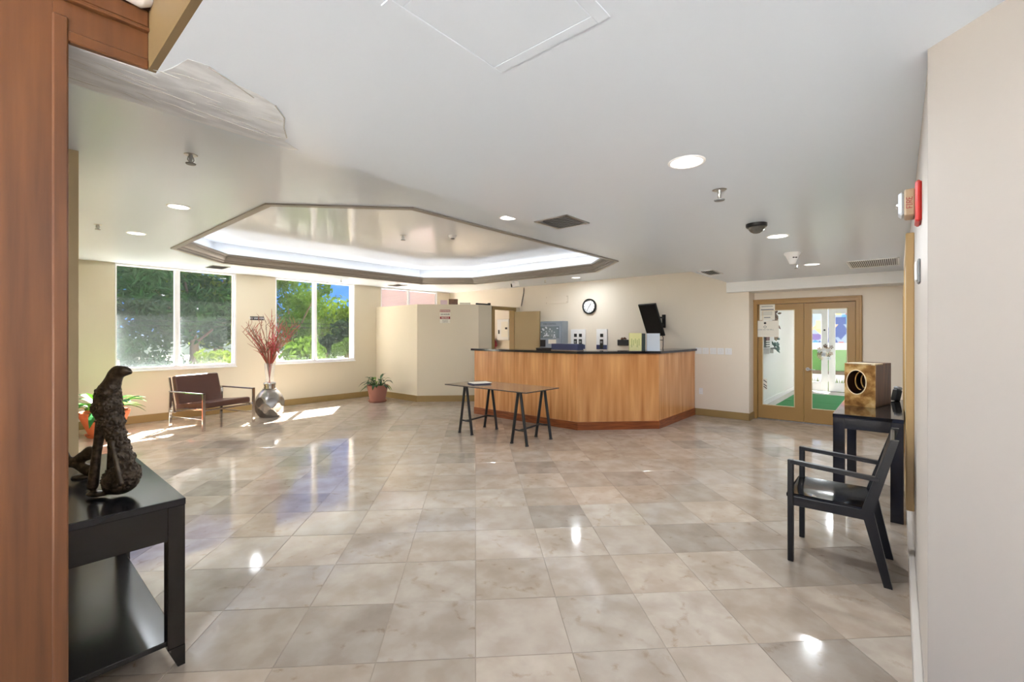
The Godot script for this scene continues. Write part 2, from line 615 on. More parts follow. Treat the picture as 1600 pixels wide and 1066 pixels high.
func tiles_floor() -> void:
	var room := PackedVector2Array([Vector2(-3.5, 3.5), Vector2(-1.42, 3.5), Vector2(2.005, 0.075), Vector2(9.1, 0.075), Vector2(9.1, -1.98), Vector2(8.72, -1.98), Vector2(8.72, -9.76), Vector2(0.37, -9.76), Vector2(0.37, -4.0), Vector2(0.03, -4.0), Vector2(0.03, -2.12), Vector2(0.165, -2.12), Vector2(0.165, -1.98), Vector2(-3.5, -1.98)])
	var st := sh()
	prism(st, Array(room), -0.12, -0.0025)
	var fl := struct("floor", st, M.grout, "polished beige travertine floor laid on the diagonal")
	var P := 0.457
	var g := 0.0014
	var r2 := sqrt(0.5)
	var list := []
	for i in range(-9, 33):
		for j in range(-26, 26):
			var a0 := 2.107 - 3 * P + (i - 1) * P
			var b0 := j * P
			var q := PackedVector2Array()
			for k in [[g, g], [P - g, g], [P - g, P - g], [g, P - g]]:
				var a: float = a0 + k[0]; var b: float = b0 + k[1]
				q.append(Vector2((a + b) * r2, (b - a) * r2))
			var ctr := Vector2((a0 + b0 + P) * r2, (b0 - a0) * r2)
			var cut := Geometry2D.intersect_polygons(q, room)
			if cut.is_empty(): continue
			var whole := cut.size() == 1 and absf(area(cut[0]) - area(q)) < 1e-5
			# how large it shows: depth along the view, and whether the view holds it
			var dep := ctr.x * 0.7552 - ctr.y * 0.6555
			var lat := ctr.x * 0.6555 + ctr.y * 0.7552
			var seen := dep > 0.9 and absf(lat) < dep * 1.25 + 0.5
			list.append([dep if seen else 100.0 + ctr.length(), ctr, cut, whole, i * 31 + j * 17])
	list.sort_custom(func(x, y): return x[0] < y[0])
	var one := []
	for v in 3:
		var s2 := sh()
		var h := P / 2 - g
		var e := 0.0012
		T = Transform3D(Basis(Vector3.UP, -PI / 4), Vector3.ZERO)
		tile_shape(s2, [Vector2(-h, -h), Vector2(h, -h), Vector2(h, h), Vector2(-h, h)], v)
		T = Transform3D.IDENTITY
		one.append(s2.commit())
	var rest := sh()
	var n := 0
	for t in list:
		var m: Material = M["travertine_%d" % (posmod(t[4] * 7 + (t[4] / 5) * 3, 12))]
		if n < 300 and t[3]:
			var lift := 0.0003 * float(posmod(t[4], 3))
			again("tile", one[posmod(t[4], 3)], m, fl, Transform3D(Basis.IDENTITY, Vector3(t[1].x, lift - 0.0006, t[1].y)))
			n += 1
		else:
			for poly in t[2]:
				if area(poly) < 0.002: continue
				if n < 300:
					var s3 := sh()
					tile_shape(s3, Array(poly), 1)
					var o := obj("tile", s3, m, fl)
					n += 1
				else:
					tile_shape(rest, Array(poly), 1)
	var ro := obj("tile_field", rest, M.travertine_3, fl)
	ro.set_meta("kind", "stuff")

func area(p: PackedVector2Array) -> float:
	var s := 0.0
	for i in p.size(): s += p[i].cross(p[(i + 1) % p.size()])
	return absf(s) / 2.0

func tile_shape(st: SurfaceTool, poly: Array, v: int) -> void:   # a slab with eased edges
	var e := 0.001
	var inn := inset(poly, e)
	var n := poly.size()
	var off := Vector2(v * 0.31, v * 0.17)
	var pp := PackedVector2Array(inn)
	var ix := Geometry2D.triangulate_polygon(pp)
	var ang := v * PI / 2.0 + PI / 4
	for i in range(0, ix.size(), 3):
		var w := []
		for k in 3: w.append(pp[ix[i + k]])
		smooth(st, Vector3(w[0].x, 0, w[0].y), Vector3(w[1].x, 0, w[1].y), Vector3(w[2].x, 0, w[2].y), Vector3.UP, Vector3.UP, Vector3.UP, w[0].rotated(ang) + off, w[1].rotated(ang) + off, w[2].rotated(ang) + off)
	var c := Vector3(centre(poly).x, -0.05, centre(poly).y)
	for i in n:
		var k := (i + 1) % n
		face(st, [Vector3(inn[i].x, 0, inn[i].y), Vector3(inn[k].x, 0, inn[k].y), Vector3(poly[k].x, -e, poly[k].y), Vector3(poly[i].x, -e, poly[i].y)], c)
		face(st, [Vector3(poly[i].x, -e, poly[i].y), Vector3(poly[k].x, -e, poly[k].y), Vector3(poly[k].x, -0.006, poly[k].y), Vector3(poly[i].x, -0.006, poly[i].y)], c)

var OCT := [Vector2(1.65, -7.52), Vector2(1.65, -4.32), Vector2(2.6, -3.42), Vector2(6.65, -3.42), Vector2(7.51, -4.28), Vector2(7.51, -7.52), Vector2(6.68, -8.47), Vector2(2.53, -8.47)]

func shell() -> void:
	tiles_floor()
	# window wall, with three openings up to the ceiling
	var st := sh()
	bx(st, Vector3(0.1, -0.1, ZW - 0.25), Vector3(9.2, 0.89, ZW))
	for p in [[0.1, 1.376], [3.174, 3.91], [5.712, 6.427], [8.243, 9.2]]:
		bx(st, Vector3(p[0], 0.89, ZW - 0.25), Vector3(p[1], 2.75, ZW))
	struct("wall_back", st, M.cream, "cream wall with three tall white windows")
	st = sh()
	bx(st, Vector3(XC, -0.1, -10.01), Vector3(XC + 0.48, 2.75, -1.98))
	struct("wall_desk", st, M.pale, "pale cream wall behind the reception desk")
	# wall with the double door, set back
	st = sh()
	bx(st, Vector3(9.08, 2.04, -1.98), Vector3(9.2, 2.43, 0.3))
	bx(st, Vector3(9.08, -0.1, -1.98), Vector3(9.2, 2.04, -1.925))
	bx(st, Vector3(9.08, -0.1, -0.515), Vector3(9.2, 2.04, 0.3))
	struct("wall_door", st, M.pale, "pale recessed wall round the tan double door")
	st = sh()
	bx(st, Vector3(2.0, -0.1, ZR), Vector3(9.2, HL + 0.02, ZR + 0.2))
	struct("wall_right", st, M.grey_beige, "long grey beige wall behind the black chair")
	st = sh()
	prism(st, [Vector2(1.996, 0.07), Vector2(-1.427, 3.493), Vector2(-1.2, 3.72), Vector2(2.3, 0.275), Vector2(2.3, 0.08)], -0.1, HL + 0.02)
	struct("wall_near", st, M.near_paint_dimmed, "near grey beige wall set at an angle")
	# left end of the lobby and the niche behind the black table
	st = sh()
	bx(st, Vector3(-0.12, -0.1, ZW - 0.25), Vector3(0.385, 2.75, -4.0))
	struct("wall_left", st, M.lobby_tan, "tan wall end left of the windows")
	st = sh()
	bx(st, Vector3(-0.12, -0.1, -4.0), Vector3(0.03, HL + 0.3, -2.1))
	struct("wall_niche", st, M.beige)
	# timber portal: wall panel, edge moulding and header
	st = sh()
	bx(st, Vector3(-3.5, -0.1, -2.12), Vector3(0.131, 2.95, -1.98))
	var portal := struct("wall_portal", st, M.portal_wood, "reddish brown timber panelled portal at the near left")
	st = sh()
	bx(st, Vector3(0.131, 0.0, -2.12), Vector3(0.167, HL + 0.075, -1.972), 0.004)
	obj("edge_moulding", st, M.portal_wood, portal)
	st = sh()
	bx(st, Vector3(0.131, HL + 0.03, -2.0), Vector3(0.368, 2.95, -1.98), 0.002)
	obj("header_board", st, M.portal_wood, portal)
	st = sh()
	bx(st, Vector3(0.167, HL - 0.0008, -2.0), Vector3(0.368, HL + 0.034, -1.972), 0.004)
	obj("header_moulding", st, M.portal_wood, portal)
	st = sh()
	bx(st, Vector3(-3.5, HL + 0.125, -1.985), Vector3(0.368, HL + 0.137, -1.96), 0.002)
	bx(st, Vector3(-3.5, HL + 0.137, -1.985), Vector3(0.368, HL + 0.20, -1.965), 0.006)
	bx(st, Vector3(-3.5, HL + 0.2, -1.985), Vector3(0.368, 2.95, -1.95), 0.004)
	obj("cornice", st, M.portal_wood, portal)
	# raised pocket over the portal
	st = sh()
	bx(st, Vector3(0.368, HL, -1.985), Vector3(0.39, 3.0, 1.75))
	struct("wall_pocket", st, M.pocket_tan_dimmed, "tan upstand of the raised ceiling pocket")
	# added glazed corner behind the camera, put in to light the ceilings
	st = sh()
	bx(st, Vector3(-3.7, -0.1, -2.12), Vector3(-3.5, 0.1, 3.7))
	bx(st, Vector3(-3.7, -0.1, 3.5), Vector3(-1.2, 0.1, 3.7))
	bx(st, Vector3(-3.7, 2.8, -2.12), Vector3(-3.5, 3.05, 3.7))
	bx(st, Vector3(-3.7, 2.8, 3.5), Vector3(0.42, 3.05, 3.7))
	bx(st, Vector3(-1.4, -0.1, 3.5), Vector3(-1.2, 3.05, 3.7))
	struct("wall_added_glazing", st, M.grey_beige)
	st = sh()
	prism(st, [Vector2(0.39, 1.7), Vector2(-1.42, 3.5), Vector2(-1.2, 3.72), Vector2(0.6, 1.9)], HL, 3.0)
	struct("wall_upstand", st, M.grey_beige)
	var w4 := group_struct("window_4", "added glazed corner behind the viewer that lets in daylight")
	st = sh()
	for z in [-2.09, -0.7, 0.7, 2.1, 3.47]: bx(st, Vector3(-3.64, 0.1, z - 0.03), Vector3(-3.56, 2.8, z + 0.03), 0.004)
	for x in [-3.55, -2.47, -1.43]: bx(st, Vector3(x - 0.03, 0.1, 3.56), Vector3(x + 0.03, 2.8, 3.64), 0.004)
	obj("frame", st, M.frame_white, w4)
	st = sh()
	bx(st, Vector3(-3.605, 0.1, -2.1), Vector3(-3.597, 2.8, 3.5))
	obj("pane", st, M.glass, w4)
	st = sh()
	bx(st, Vector3(-3.58, 0.1, 3.597), Vector3(-1.4, 2.8, 3.605))
	obj("pane", st, M.glass, w4)
	st = sh()
	bx(st, Vector3(-40, -0.3, -9), Vector3(-3.6, -0.12, 40))
	bx(st, Vector3(-3.6, -0.3, 3.6), Vector3(9, -0.12, 40))
	struct("floor_sun_bounce", st, M.bounce_gravel)  # added pale ground, bounces sunlight through the glazing onto the ceilings
	# ceilings
	st = sh()
	prism(st, [Vector2(-0.15, -2.315), Vector2(9.2, -2.315), Vector2(9.2, 0.3), Vector2(2.1, 0.3), Vector2(0.39, 2.0), Vector2(0.39, -2.0), Vector2(-0.15, -2.0)], HL, 2.77)
	struct("ceiling", st, M.ceiling_low, "lower white ceiling over the entrance side")
	st = sh()
	bx(st, Vector3(-3.7, 2.95, -2.15), Vector3(0.42, 3.05, 3.7))
	struct("ceiling_pocket", st, M.ceiling_low)
	st = sh()
	var y0 := HH
	var y1 := HH + 0.06
	for p in [
		[Vector2(-0.15, -10.01), Vector2(1.65, -10.01), Vector2(1.65, -2.3), Vector2(-0.15, -2.3)],
		[Vector2(1.65, -10.01), Vector2(7.51, -10.01), Vector2(7.51, -8.47), Vector2(1.65, -8.47)],
		[Vector2(7.51, -10.01), Vector2(9.2, -10.01), Vector2(9.2, -2.3), Vector2(7.51, -2.3)],
		[Vector2(1.65, -3.42), Vector2(7.51, -3.42), Vector2(7.51, -2.3), Vector2(1.65, -2.3)],
		[Vector2(1.65, -8.47), Vector2(2.53, -8.47), Vector2(1.65, -7.52)],
		[Vector2(7.51, -8.47), Vector2(7.51, -7.52), Vector2(6.68, -8.47)],
		[Vector2(1.65, -3.42), Vector2(1.65, -4.32), Vector2(2.6, -3.42)],
		[Vector2(7.51, -3.42), Vector2(6.65, -3.42), Vector2(7.51, -4.28)]]:
		prism(st, p, y0, y1)
	struct("ceiling_lobby", st, M.ceiling_high, "glossy white lobby ceiling round the octagonal tray")
	# tray: upstand, lid, moulding and hidden cove lights
	var tray := group_struct("ceiling_tray", "octagonal recessed ceiling tray with cove lighting")
	st = sh()
	ring(st, inset(OCT, -0.14), [Vector2(0, HH + 0.05), Vector2(0, HT + 0.05), Vector2(-0.06, HT + 0.05), Vector2(-0.06, HH + 0.05)])
	obj("tray_side", st, M.tray_paint, tray)
	st = sh()
	prism(st, inset(OCT, -0.19), HT, HT + 0.06)
	obj("tray_lid", st, M.tray_paint, tray)
	st = sh()
	ring(st, OCT, [Vector2(-0.012, 2.69), Vector2(-0.012, 2.676), Vector2(0.05, 2.676), Vector2(0.05, 2.7), Vector2(0.075, 2.712), Vector2(0.075, 2.73), Vector2(0.10, 2.752), Vector2(0.115, 2.778), Vector2(0.115, 2.79), Vector2(0.14, 2.8), Vector2(0.14, 2.828), Vector2(0.1, 2.828), Vector2(0.03, 2.76), Vector2(0.0, 2.76)])
	obj("crown_moulding", st, M.crown, tray)
	var lo := inset(OCT, 0.0)
	for k in 8:
		var a: Vector2 = lo[k]; var b: Vector2 = lo[(k + 1) % 8]
		var mid := (a + b) / 2.0
		var len := a.distance_to(b) - 0.1
		st = sh()
		var yaw := atan2(-(b - a).y, (b - a).x)
		T = Transform3D(Basis(Vector3.UP, yaw), Vector3(mid.x, HH + 0.063, mid.y))
		bx(st, Vector3(-len / 2, 0, -0.012), Vector3(len / 2, 0.008, 0.012))
		T = Transform3D.IDENTITY
		obj("led_strip_light", st, M.led_glow, tray)
		var l := AreaLight3D.new()
		l.name = "cove_light"
		l.area_size = Vector2(len, 0.02)
		l.light_color = Color(0.97, 0.98, 1.0)
		l.light_energy = COVE * len
		l.shadow_enabled = true
		tray.add_child(l, true)
		var inw := (centre(OCT) - mid).normalized()
		var ed := Vector3(b.x - a.x, 0, b.y - a.y).normalized()
		var nn := Vector3(-ed.z, 0, ed.x)
		if nn.x * inw.x + nn.z * inw.y < 0.0: nn = -nn
		var dir := (nn * 0.9 + Vector3.UP * 0.44).normalized()
		l.transform = Transform3D(Basis.looking_at(dir, ed.cross(dir)), Vector3(mid.x, HH + 0.078, mid.y) + nn * 0.012)
	# bulkhead over the doors
	st = sh()
	bx(st, Vector3(8.64, 2.25, -2.33), Vector3(9.09, HL + 0.02, ZR + 0.01), 0.004)
	struct("trim_bulkhead", st, M.white_matte, "white bulkhead over the double doors")
	# baseboards
	for b in [["baseboard_back", Vector3(0.37, 0, ZW), Vector3(6.3, 0.13, ZW + 0.018)], ["baseboard_desk", Vector3(XC - 0.018, 0, -2.89), Vector3(XC, 0.125, -1.965)], ["baseboard_recess", Vector3(XC - 0.018, 0, -1.98), Vector3(9.08, 0.125, -1.962)], ["baseboard_door", Vector3(9.06, 0, -0.44), Vector3(9.08, 0.125, 0.055)]]:
		st = sh()
		bx(st, b[1], b[2], 0.004)
		struct(b[0], st, M.olive_trim)
	st = sh()
	bx(st, Vector3(1.99, 0, 0.045), Vector3(9.08, 0.15, ZR), 0.005)
	struct("baseboard_right", st, M.grey_beige)
	# eave outside
	st = sh()
	bx(st, Vector3(-2, 3.0, -10.95), Vector3(11, 3.2, -9.9))
	struct("trim_eave", st, M.concrete)

func windows() -> void:
	for w in 3:
		var x0: float = [1.376, 3.91, 6.427][w]
		var x1: float = x0 + [1.798, 1.802, 1.816][w]
		var o := group_struct("window_%d" % (w + 1), ["white framed window with frosted lower film left of the lounge chair", "white framed window behind the vase of branches", "white framed window with pink blinds behind the partition"][w])
		var st := sh()
		var zf := ZW - 0.10
		var zn := ZW + 0.006
		bx(st, Vector3(x0, 0.89, zf), Vector3(x0 + 0.022, HH, zn), 0.003)
		bx(st, Vector3(x1 - 0.03, 0.89, zf), Vector3(x1, HH, zn), 0.003)
		bx(st, Vector3(x0, HH - 0.035, zf), Vector3(x1, HH, zn - 0.002), 0.003)
		bx(st, Vector3(x0, 0.89, zf), Vector3(x1, 0.945, zn - 0.002), 0.003)
		obj("frame", st, M.frame_white, o)
		st = sh()
		var xm := x0 + 0.85
		bx(st, Vector3(xm - 0.036, 0.945, zf), Vector3(xm + 0.036, HH - 0.035, zn - 0.02), 0.006)
		bx(st, Vector3(xm - 0.01, 0.945, zn - 0.022), Vector3(xm + 0.012, HH - 0.035, zn - 0.012), 0.003)
		obj("mullion", st, M.frame_white, o)
		st = sh()
		bx(st, Vector3(x0 - 0.012, 0.872, ZW - 0.01), Vector3(x1 + 0.012, 0.893, ZW + 0.03), 0.004)
		obj("sill", st, M.white, o)
		for k in 2:
			var a := x0 + 0.02 if k == 0 else xm + 0.03
			var b := xm - 0.03 if k == 0 else x1 - 0.028
			st = sh()
			bx(st, Vector3(a, 0.94, zf + 0.012), Vector3(b, HH - 0.03, zf + 0.018))
			obj("pane", st, M.glass, o)
			if w == 0:
				st = sh()
				quad(st, Vector3(a, 0.945, zf + 0.02), Vector3(b, 0.945, zf + 0.02), Vector3(b, 2.12, zf + 0.02), Vector3(a, 2.12, zf + 0.02))
				var f := obj("frosted_film", st, M.film, o)
		st = sh()
		for a in [xm + 0.045, x1 - 0.04]:
			bx(st, Vector3(a - 0.006, 0.945, zf + 0.02), Vector3(a + 0.006, HH - 0.036, zf + 0.06), 0.002)
		obj("sash_bead", st, M.frame_white, o)
		if w == 2:
			for k in 30:
				st = sh()
				T = Transform3D(Basis(Vector3.RIGHT, -0.95), Vector3((x0 + x1) / 2, HH - 0.07 - k * 0.042, ZW - 0.04))
				for h in [[x0 + 0.025 - (x0 + x1) / 2, -0.045 - 0.029], [-0.045 + 0.04, x1 - 0.035 - (x0 + x1) / 2]]:
					bx(st, Vector3(h[0], -0.001, -0.023), Vector3(h[1], 0.001, 0.023))
				T = Transform3D.IDENTITY
				obj("blind_slat", st, M.blind_pink, o)

func doors() -> void:
	# glazed double door
	var o := group_struct("door_1", "tan double door with long glass panes and paper notices")
	var st := sh()
	bx(st, Vector3(9.035, 0, -2.02), Vector3(9.2, 2.115, -1.92), 0.006)
	bx(st, Vector3(9.035, 0, -0.52), Vector3(9.2, 2.115, -0.45), 0.006)
	bx(st, Vector3(9.034, 2.04, -2.021), Vector3(9.201, 2.116, -0.449), 0.006)
	bx(st, Vector3(9.02, 0, -0.475), Vector3(9.06, 2.125, -0.44), 0.006)
	bx(st, Vector3(9.019, 2.095, -2.03), Vector3(9.061, 2.126, -0.439), 0.006)
	obj("frame", st, M.door_tan, o)
	st = sh()
	bx(st, Vector3(9.06, 0, -1.92), Vector3(9.2, 0.012, -0.52), 0.003)
	obj("threshold", st, M.steel, o)
	for k in 2:
		var z0: float = [-1.915, -1.219][k]
		var z1: float = [-1.223, -0.525][k]
		var g0: float = [-1.846, -1.112][k]
		var g1: float = [-1.352, -0.627][k]
		st = sh()
		var xa := 9.085
		var xb := 9.13
		bx(st, Vector3(xa, 0.015, z0), Vector3(xb, 2.035, g0), 0.003)
		bx(st, Vector3(xa, 0.015, g1), Vector3(xb, 2.035, z1), 0.003)
		bx(st, Vector3(xa, 0.015, g0 - 0.004), Vector3(xb, 0.25, g1 + 0.004), 0.002)
		bx(st, Vector3(xa, 1.935, g0 - 0.004), Vector3(xb, 2.035, g1 + 0.004), 0.002)
		var lf := obj("door_leaf", st, M.door_tan, o)
		st = sh()
		bx(st, Vector3(9.104, 0.245, g0 - 0.005), Vector3(9.110, 1.94, g1 + 0.005))
		obj("pane", st, M.glass, lf)
		st = sh()
		for b in [[Vector3(xa - 0.006, 0.25, g0), Vector3(xa + 0.01, 1.935, g0 + 0.012)], [Vector3(xa - 0.006, 0.25, g1 - 0.012), Vector3(xa + 0.01, 1.935, g1)], [Vector3(xa - 0.006, 0.25, g0), Vector3(xa + 0.01, 0.262, g1)], [Vector3(xa - 0.006, 1.923, g0), Vector3(xa + 0.01, 1.935, g1)]]:
			bx(st, b[0], b[1], 0.002)
		obj("glazing_bead", st, M.ivory, lf)
		if k == 1:
			st = sh()
			T = Transform3D(Basis(Vector3.FORWARD, 0), Vector3(9.085, 0.918, -1.165))
			tube(st, [Vector3(0, 0, 0), Vector3(-0.055, 0, 0), Vector3(-0.06, 0, 0.01), Vector3(-0.06, -0.004, 0.11)], [0.012, 0.012, 0.011, 0.008], 8)
			T = Transform3D(Basis(Vector3.FORWARD, PI / 2), Vector3(9.085, 0.918, -1.165))
			lathe(st, [Vector2(0.0, -0.008), Vector2(0.03, -0.008), Vector2(0.03, 0.0)], 16)
			T = Transform3D.IDENTITY
			obj("door_handle", st, M.steel, lf)
	# office door in the partition
	# casing of a further door in the right wall
	var d := group_struct("door_2", "tan cased doorway near the far end of the right wall")
	st = sh()
	bx(st, Vector3(7.35, 0, ZR - 0.035), Vector3(7.45, 2.12, ZR + 0.01), 0.005)
	bx(st, Vector3(8.45, 0, ZR - 0.035), Vector3(8.55, 2.12, ZR + 0.01), 0.005)
	bx(st, Vector3(7.349, 2.04, ZR - 0.036), Vector3(8.551, 2.121, ZR + 0.01), 0.005)
	obj("casing", st, M.door_tan, d)
	st = sh()
	bx(st, Vector3(7.45, 0.01, ZR - 0.012), Vector3(8.45, 2.04, ZR + 0.01), 0.003)
	obj("door_leaf", st, M.door_tan, d)

func partition() -> void:
	var st := sh()
	var H := 2.18
	prism(st, [Vector2(6.295, ZW), Vector2(6.295, -8.14), Vector2(7.265, -7.17), Vector2(7.72, -7.17), Vector2(7.72, -7.29), Vector2(7.315, -7.29), Vector2(6.415, -8.19), Vector2(6.415, ZW)], 0, H)
	bx(st, Vector3(7.71, 2.09, -7.29), Vector3(8.55, H, -7.17))
	bx(st, Vector3(8.53, 0, -7.29), Vector3(XC, H, -7.17))
	var p := struct("wall_partition", st, M.cream, "free-standing cream office partition with an angled corner")
	st = sh()
	var a := Vector2(6.295, ZW)
	prism(st, [Vector2(6.277, ZW + 0.018), Vector2(6.277, -8.132), Vector2(7.257, -7.152), Vector2(7.70, -7.152), Vector2(7.70, -7.175), Vector2(7.262, -7.175), Vector2(6.298, -8.142), Vector2(6.298, ZW + 0.018)], 0, 0.135)
	struct("baseboard_partition", st, M.olive_trim)
	var d := group_struct("door_3", "tan framed office doorway with its leaf standing open")
	st = sh()
	bx(st, Vector3(7.70, 0, -7.31), Vector3(7.785, 2.15, -7.145), 0.005)
	bx(st, Vector3(8.487, 0, -7.31), Vector3(8.56, 2.15, -7.145), 0.005)
	bx(st, Vector3(7.70, 2.09, -7.31), Vector3(8.56, 2.165, -7.14), 0.005)
	obj("frame", st, M.olive_trim, d)
	st = sh()
	T = Transform3D(Basis(Vector3.UP, deg_to_rad(-82.0)), Vector3(8.50, 0, -7.13))
	bx(st, Vector3(0, 0.012, -0.02), Vector3(0.70, 2.06, 0.02), 0.003)
	T = Transform3D.IDENTITY
	obj("door_leaf", st, M.beige, d)
	st = sh()
	T = Transform3D(Basis(Vector3.UP, deg_to_rad(-82.0)), Vector3(8.50, 0, -7.13))
	for s in [-1.0, 1.0]:
		tube(st, [Vector3(0.64, 1.0, 0.02 * s), Vector3(0.64, 1.0, 0.07 * s), Vector3(0.53, 1.0, 0.075 * s)], 0.009, 8)
	T = Transform3D.IDENTITY
	obj("door_handle", st, M.steel, d)

func vestibule() -> void:
	var X1 := 14.4
	var st := sh()
	bx(st, Vector3(9.1, -0.12, -2.3), Vector3(X1 + 0.1, -0.003, 0.3))
	struct("floor_vestibule", st, M.concrete)
	st = sh()
	bx(st, Vector3(9.2, 2.5, -2.35), Vector3(X1 + 0.1, 2.6, 0.35))
	struct("ceiling_vestibule", st, M.white_matte)
	st = sh()
	bx(st, Vector3(9.2, -0.1, -2.32), Vector3(X1 + 0.1, 2.5, -2.16))
	struct("wall_vestibule_far", st, M.white_matte, "white vestibule wall seen through the left door pane")
	st = sh()
	bx(st, Vector3(9.2, -0.1, 0.12), Vector3(X1 + 0.1, 2.5, 0.3))
	struct("wall_vestibule_near", st, M.white_matte)
	st = sh()
	bx(st, Vector3(9.2, 0, -2.16), Vector3(X1, 0.11, -2.145), 0.003)
	struct("baseboard_vestibule", st, M.white)
	st = sh()
	bx(st, Vector3(X1, 2.2, -2.2), Vector3(X1 + 0.1, 2.5, 0.15))
	bx(st, Vector3(X1, -0.1, -0.6), Vector3(X1 + 0.1, 2.2, 0.15))
	struct("wall_entrance", st, M.white_matte)
	var o := group_struct("door_4", "white glazed street doors at the end of the vestibule")
	for k in 2:
		var z0 := -2.14 if k == 0 else -1.39
		var z1 := -1.41 if k == 0 else -0.64
		st = sh()
		for b in [[0.02, 2.17, z0, z0 + 0.14], [0.02, 2.17, z1 - 0.14, z1], [0.02, 0.25, z0 + 0.139, z1 - 0.139], [2.05, 2.17, z0 + 0.139, z1 - 0.139]]:
			bx(st, Vector3(X1 + 0.02, b[0], b[2]), Vector3(X1 + 0.07, b[1], b[3]), 0.004)
		var lf := obj("door_leaf", st, M.white, o)
		st = sh()
		bx(st, Vector3(X1 + 0.04, 0.25, z0 + 0.13), Vector3(X1 + 0.046, 2.05, z1 - 0.13))
		obj("pane", st, M.glass, lf)
		st = sh()
		for y in [1.15, 1.6]:
			bx(st, Vector3(X1 + 0.005, y, z1 - 0.09 if k == 0 else z0 + 0.05), Vector3(X1 + 0.021, y + 0.04, z1 - 0.05 if k == 0 else z0 + 0.09), 0.003)
		if k == 0: obj("lock", st, M.dark, lf)
	st = sh()
	bx(st, Vector3(X1, 0, -2.16), Vector3(X1 + 0.1, 2.2, -2.14))
	bx(st, Vector3(X1 - 0.02, 0, -0.64), Vector3(X1 + 0.1, 2.2, -0.58), 0.003)
	obj("frame", st, M.white, o)
	# things in the vestibule
	st = sh()
	bx(st, Vector3(10.75, -0.003, -1.98), Vector3(13.6, 0.014, -0.55), 0.004)
	bx(st, Vector3(11.9, 0.012, -1.97), Vector3(11.93, 0.018, -0.56), 0.002)
	tag(obj("door_mat", st, M.turf), "green artificial turf mat on the vestibule floor", "mat")
	var s := thing("wall_shelf", "small wall shelf with a brown framed picture behind the glass door", "shelf", Vector3(10.6, 1.2, -2.16))
	st = sh()
	bx(st, Vector3(-0.02, 0, 0), Vector3(0.5, 0.03, 0.16), 0.004)
	bx(st, Vector3(0.02, -0.1, 0), Vector3(0.05, 0, 0.13), 0.004)
	bx(st, Vector3(0.43, -0.1, 0), Vector3(0.46, 0, 0.13), 0.004)
	obj("board", st, M.white, s)
	st = sh()
	bx(st, Vector3(-0.02, 0.0, 0.16), Vector3(0.5, 0.03, 0.165))
	obj("edge", st, M.dark, s)
	var pf := thing("framed_picture", "brown picture with striped lower edge standing on the vestibule shelf", "picture", Vector3(10.78, 1.231, -2.13))
	st = sh()
	bx(st, Vector3(0, 0.14, 0), Vector3(0.3, 0.46, 0.02), 0.003)
	obj("picture", st, mt("maroon", c8(104, 48, 38), 0.5), pf)
	st = sh()
	for k in 3: bx(st, Vector3(0, 0.0 + k * 0.047, 0), Vector3(0.3, 0.022 + k * 0.047, 0.02), 0.002)
	obj("stripe", st, M.dark, pf)
	st = sh()
	for k in 3: bx(st, Vector3(0, 0.022 + k * 0.047, 0), Vector3(0.3, 0.047 + k * 0.047, 0.018), 0.002)
	obj("stripe", st, M.paper, pf)
	# dried decoration
	var w := thing("wall_wreath", "dried brown and grey green swag hanging on the vestibule wall", "wreath", Vector3(11.5, 1.95, -2.12))
	var cols := [M.stem_brown, M.walnut, M.taupe, mt("sage", c8(98, 124, 116), 0.8)]
	for k in 4:
		for q in 14:
			st = sh()
			var p := Vector3(rng.randf_range(-0.2, 0.2), 0.15 - k * 0.25 + rng.randf_range(-0.15, 0.15), rng.randf_range(0.0, 0.06))
			var e := p + Vector3(rng.randf_range(-0.16, 0.16), rng.randf_range(-0.14, 0.1), rng.randf_range(0.0, 0.08))
			tube(st, [p, p.lerp(e, 0.5), e], [0.008, 0.028, 0.004], 5)
			obj("sprig", st, cols[k], w)
	var vl := thing("vestibule_light", "flush round ceiling light in the vestibule", "light", Vector3(11.6, 2.5, -1.0))
	st = sh()
	lathe(st, [Vector2(0.0, -0.05), Vector2(0.16, -0.045), Vector2(0.19, 0.0)], 24, true)
	obj("lamp_lens", st, M.lamp_glow, vl)
	area_light("lamp", vl, Vector3(0, -0.06, 0), Vector3.DOWN, Vector2(0.24, 0.24), 0.9)
	# outside the street doors
	st = sh()
	bx(st, Vector3(14.5, -0.75, -9.0), Vector3(40, -0.6, 12))
	bx(st, Vector3(18.0, -0.6, -6), Vector3(18.74, -0.42, 6))
	struct("floor_pavement", st, M.asphalt)
	st = sh()
	bx(st, Vector3(18.75, -0.6, -6), Vector3(18.95, 0.15, 6))
	tag(obj("planter_wall", st, M.white_matte), "low white planter wall beyond the street doors", "wall")
	st = sh()
	for k in 90:
		var p := Vector3(18.4, -0.42, rng.randf_range(-4, 3))
		for q in 5:
			var t := p + Vector3(rng.randf_range(-0.1, 0.1), rng.randf_range(0.2, 0.5), rng.randf_range(-0.16, 0.16))
			tube(st, [p, p.lerp(t, 0.5) + Vector3(0, 0.03, 0), t], [0.012, 0.018, 0.003], 4)
	var gr := obj("grass_tufts", st, leaf_mat("tuft", c8(112, 136, 70), Color(0.3, 0.4, 0.1)))
	tag(gr, "grass tufts in front of the white planter wall outside", "grass")
	gr.set_meta("kind", "stuff")
	st = sh()
	bx(st, Vector3(18.7, 0.15, -6), Vector3(19.0, 0.26, 6), 0.01)
	tag(obj("timber_rail", st, M.bark), "dark timber rail on top of the planter wall", "rail")
	st = sh()
	bx(st, Vector3(20.0, 0.1, -7), Vector3(20.2, 0.95, 6))
	tag(obj("green_hoarding", st, M.lawn), "plain light green panel outside below the mural", "panel")
	st = sh()
	bx(st, Vector3(20.05, 0.95, -7), Vector3(20.22, 1.2, 6))
	tag(obj("white_ledge", st, M.white), "white ledge between green panel and mural outside", "ledge")
	st = sh()
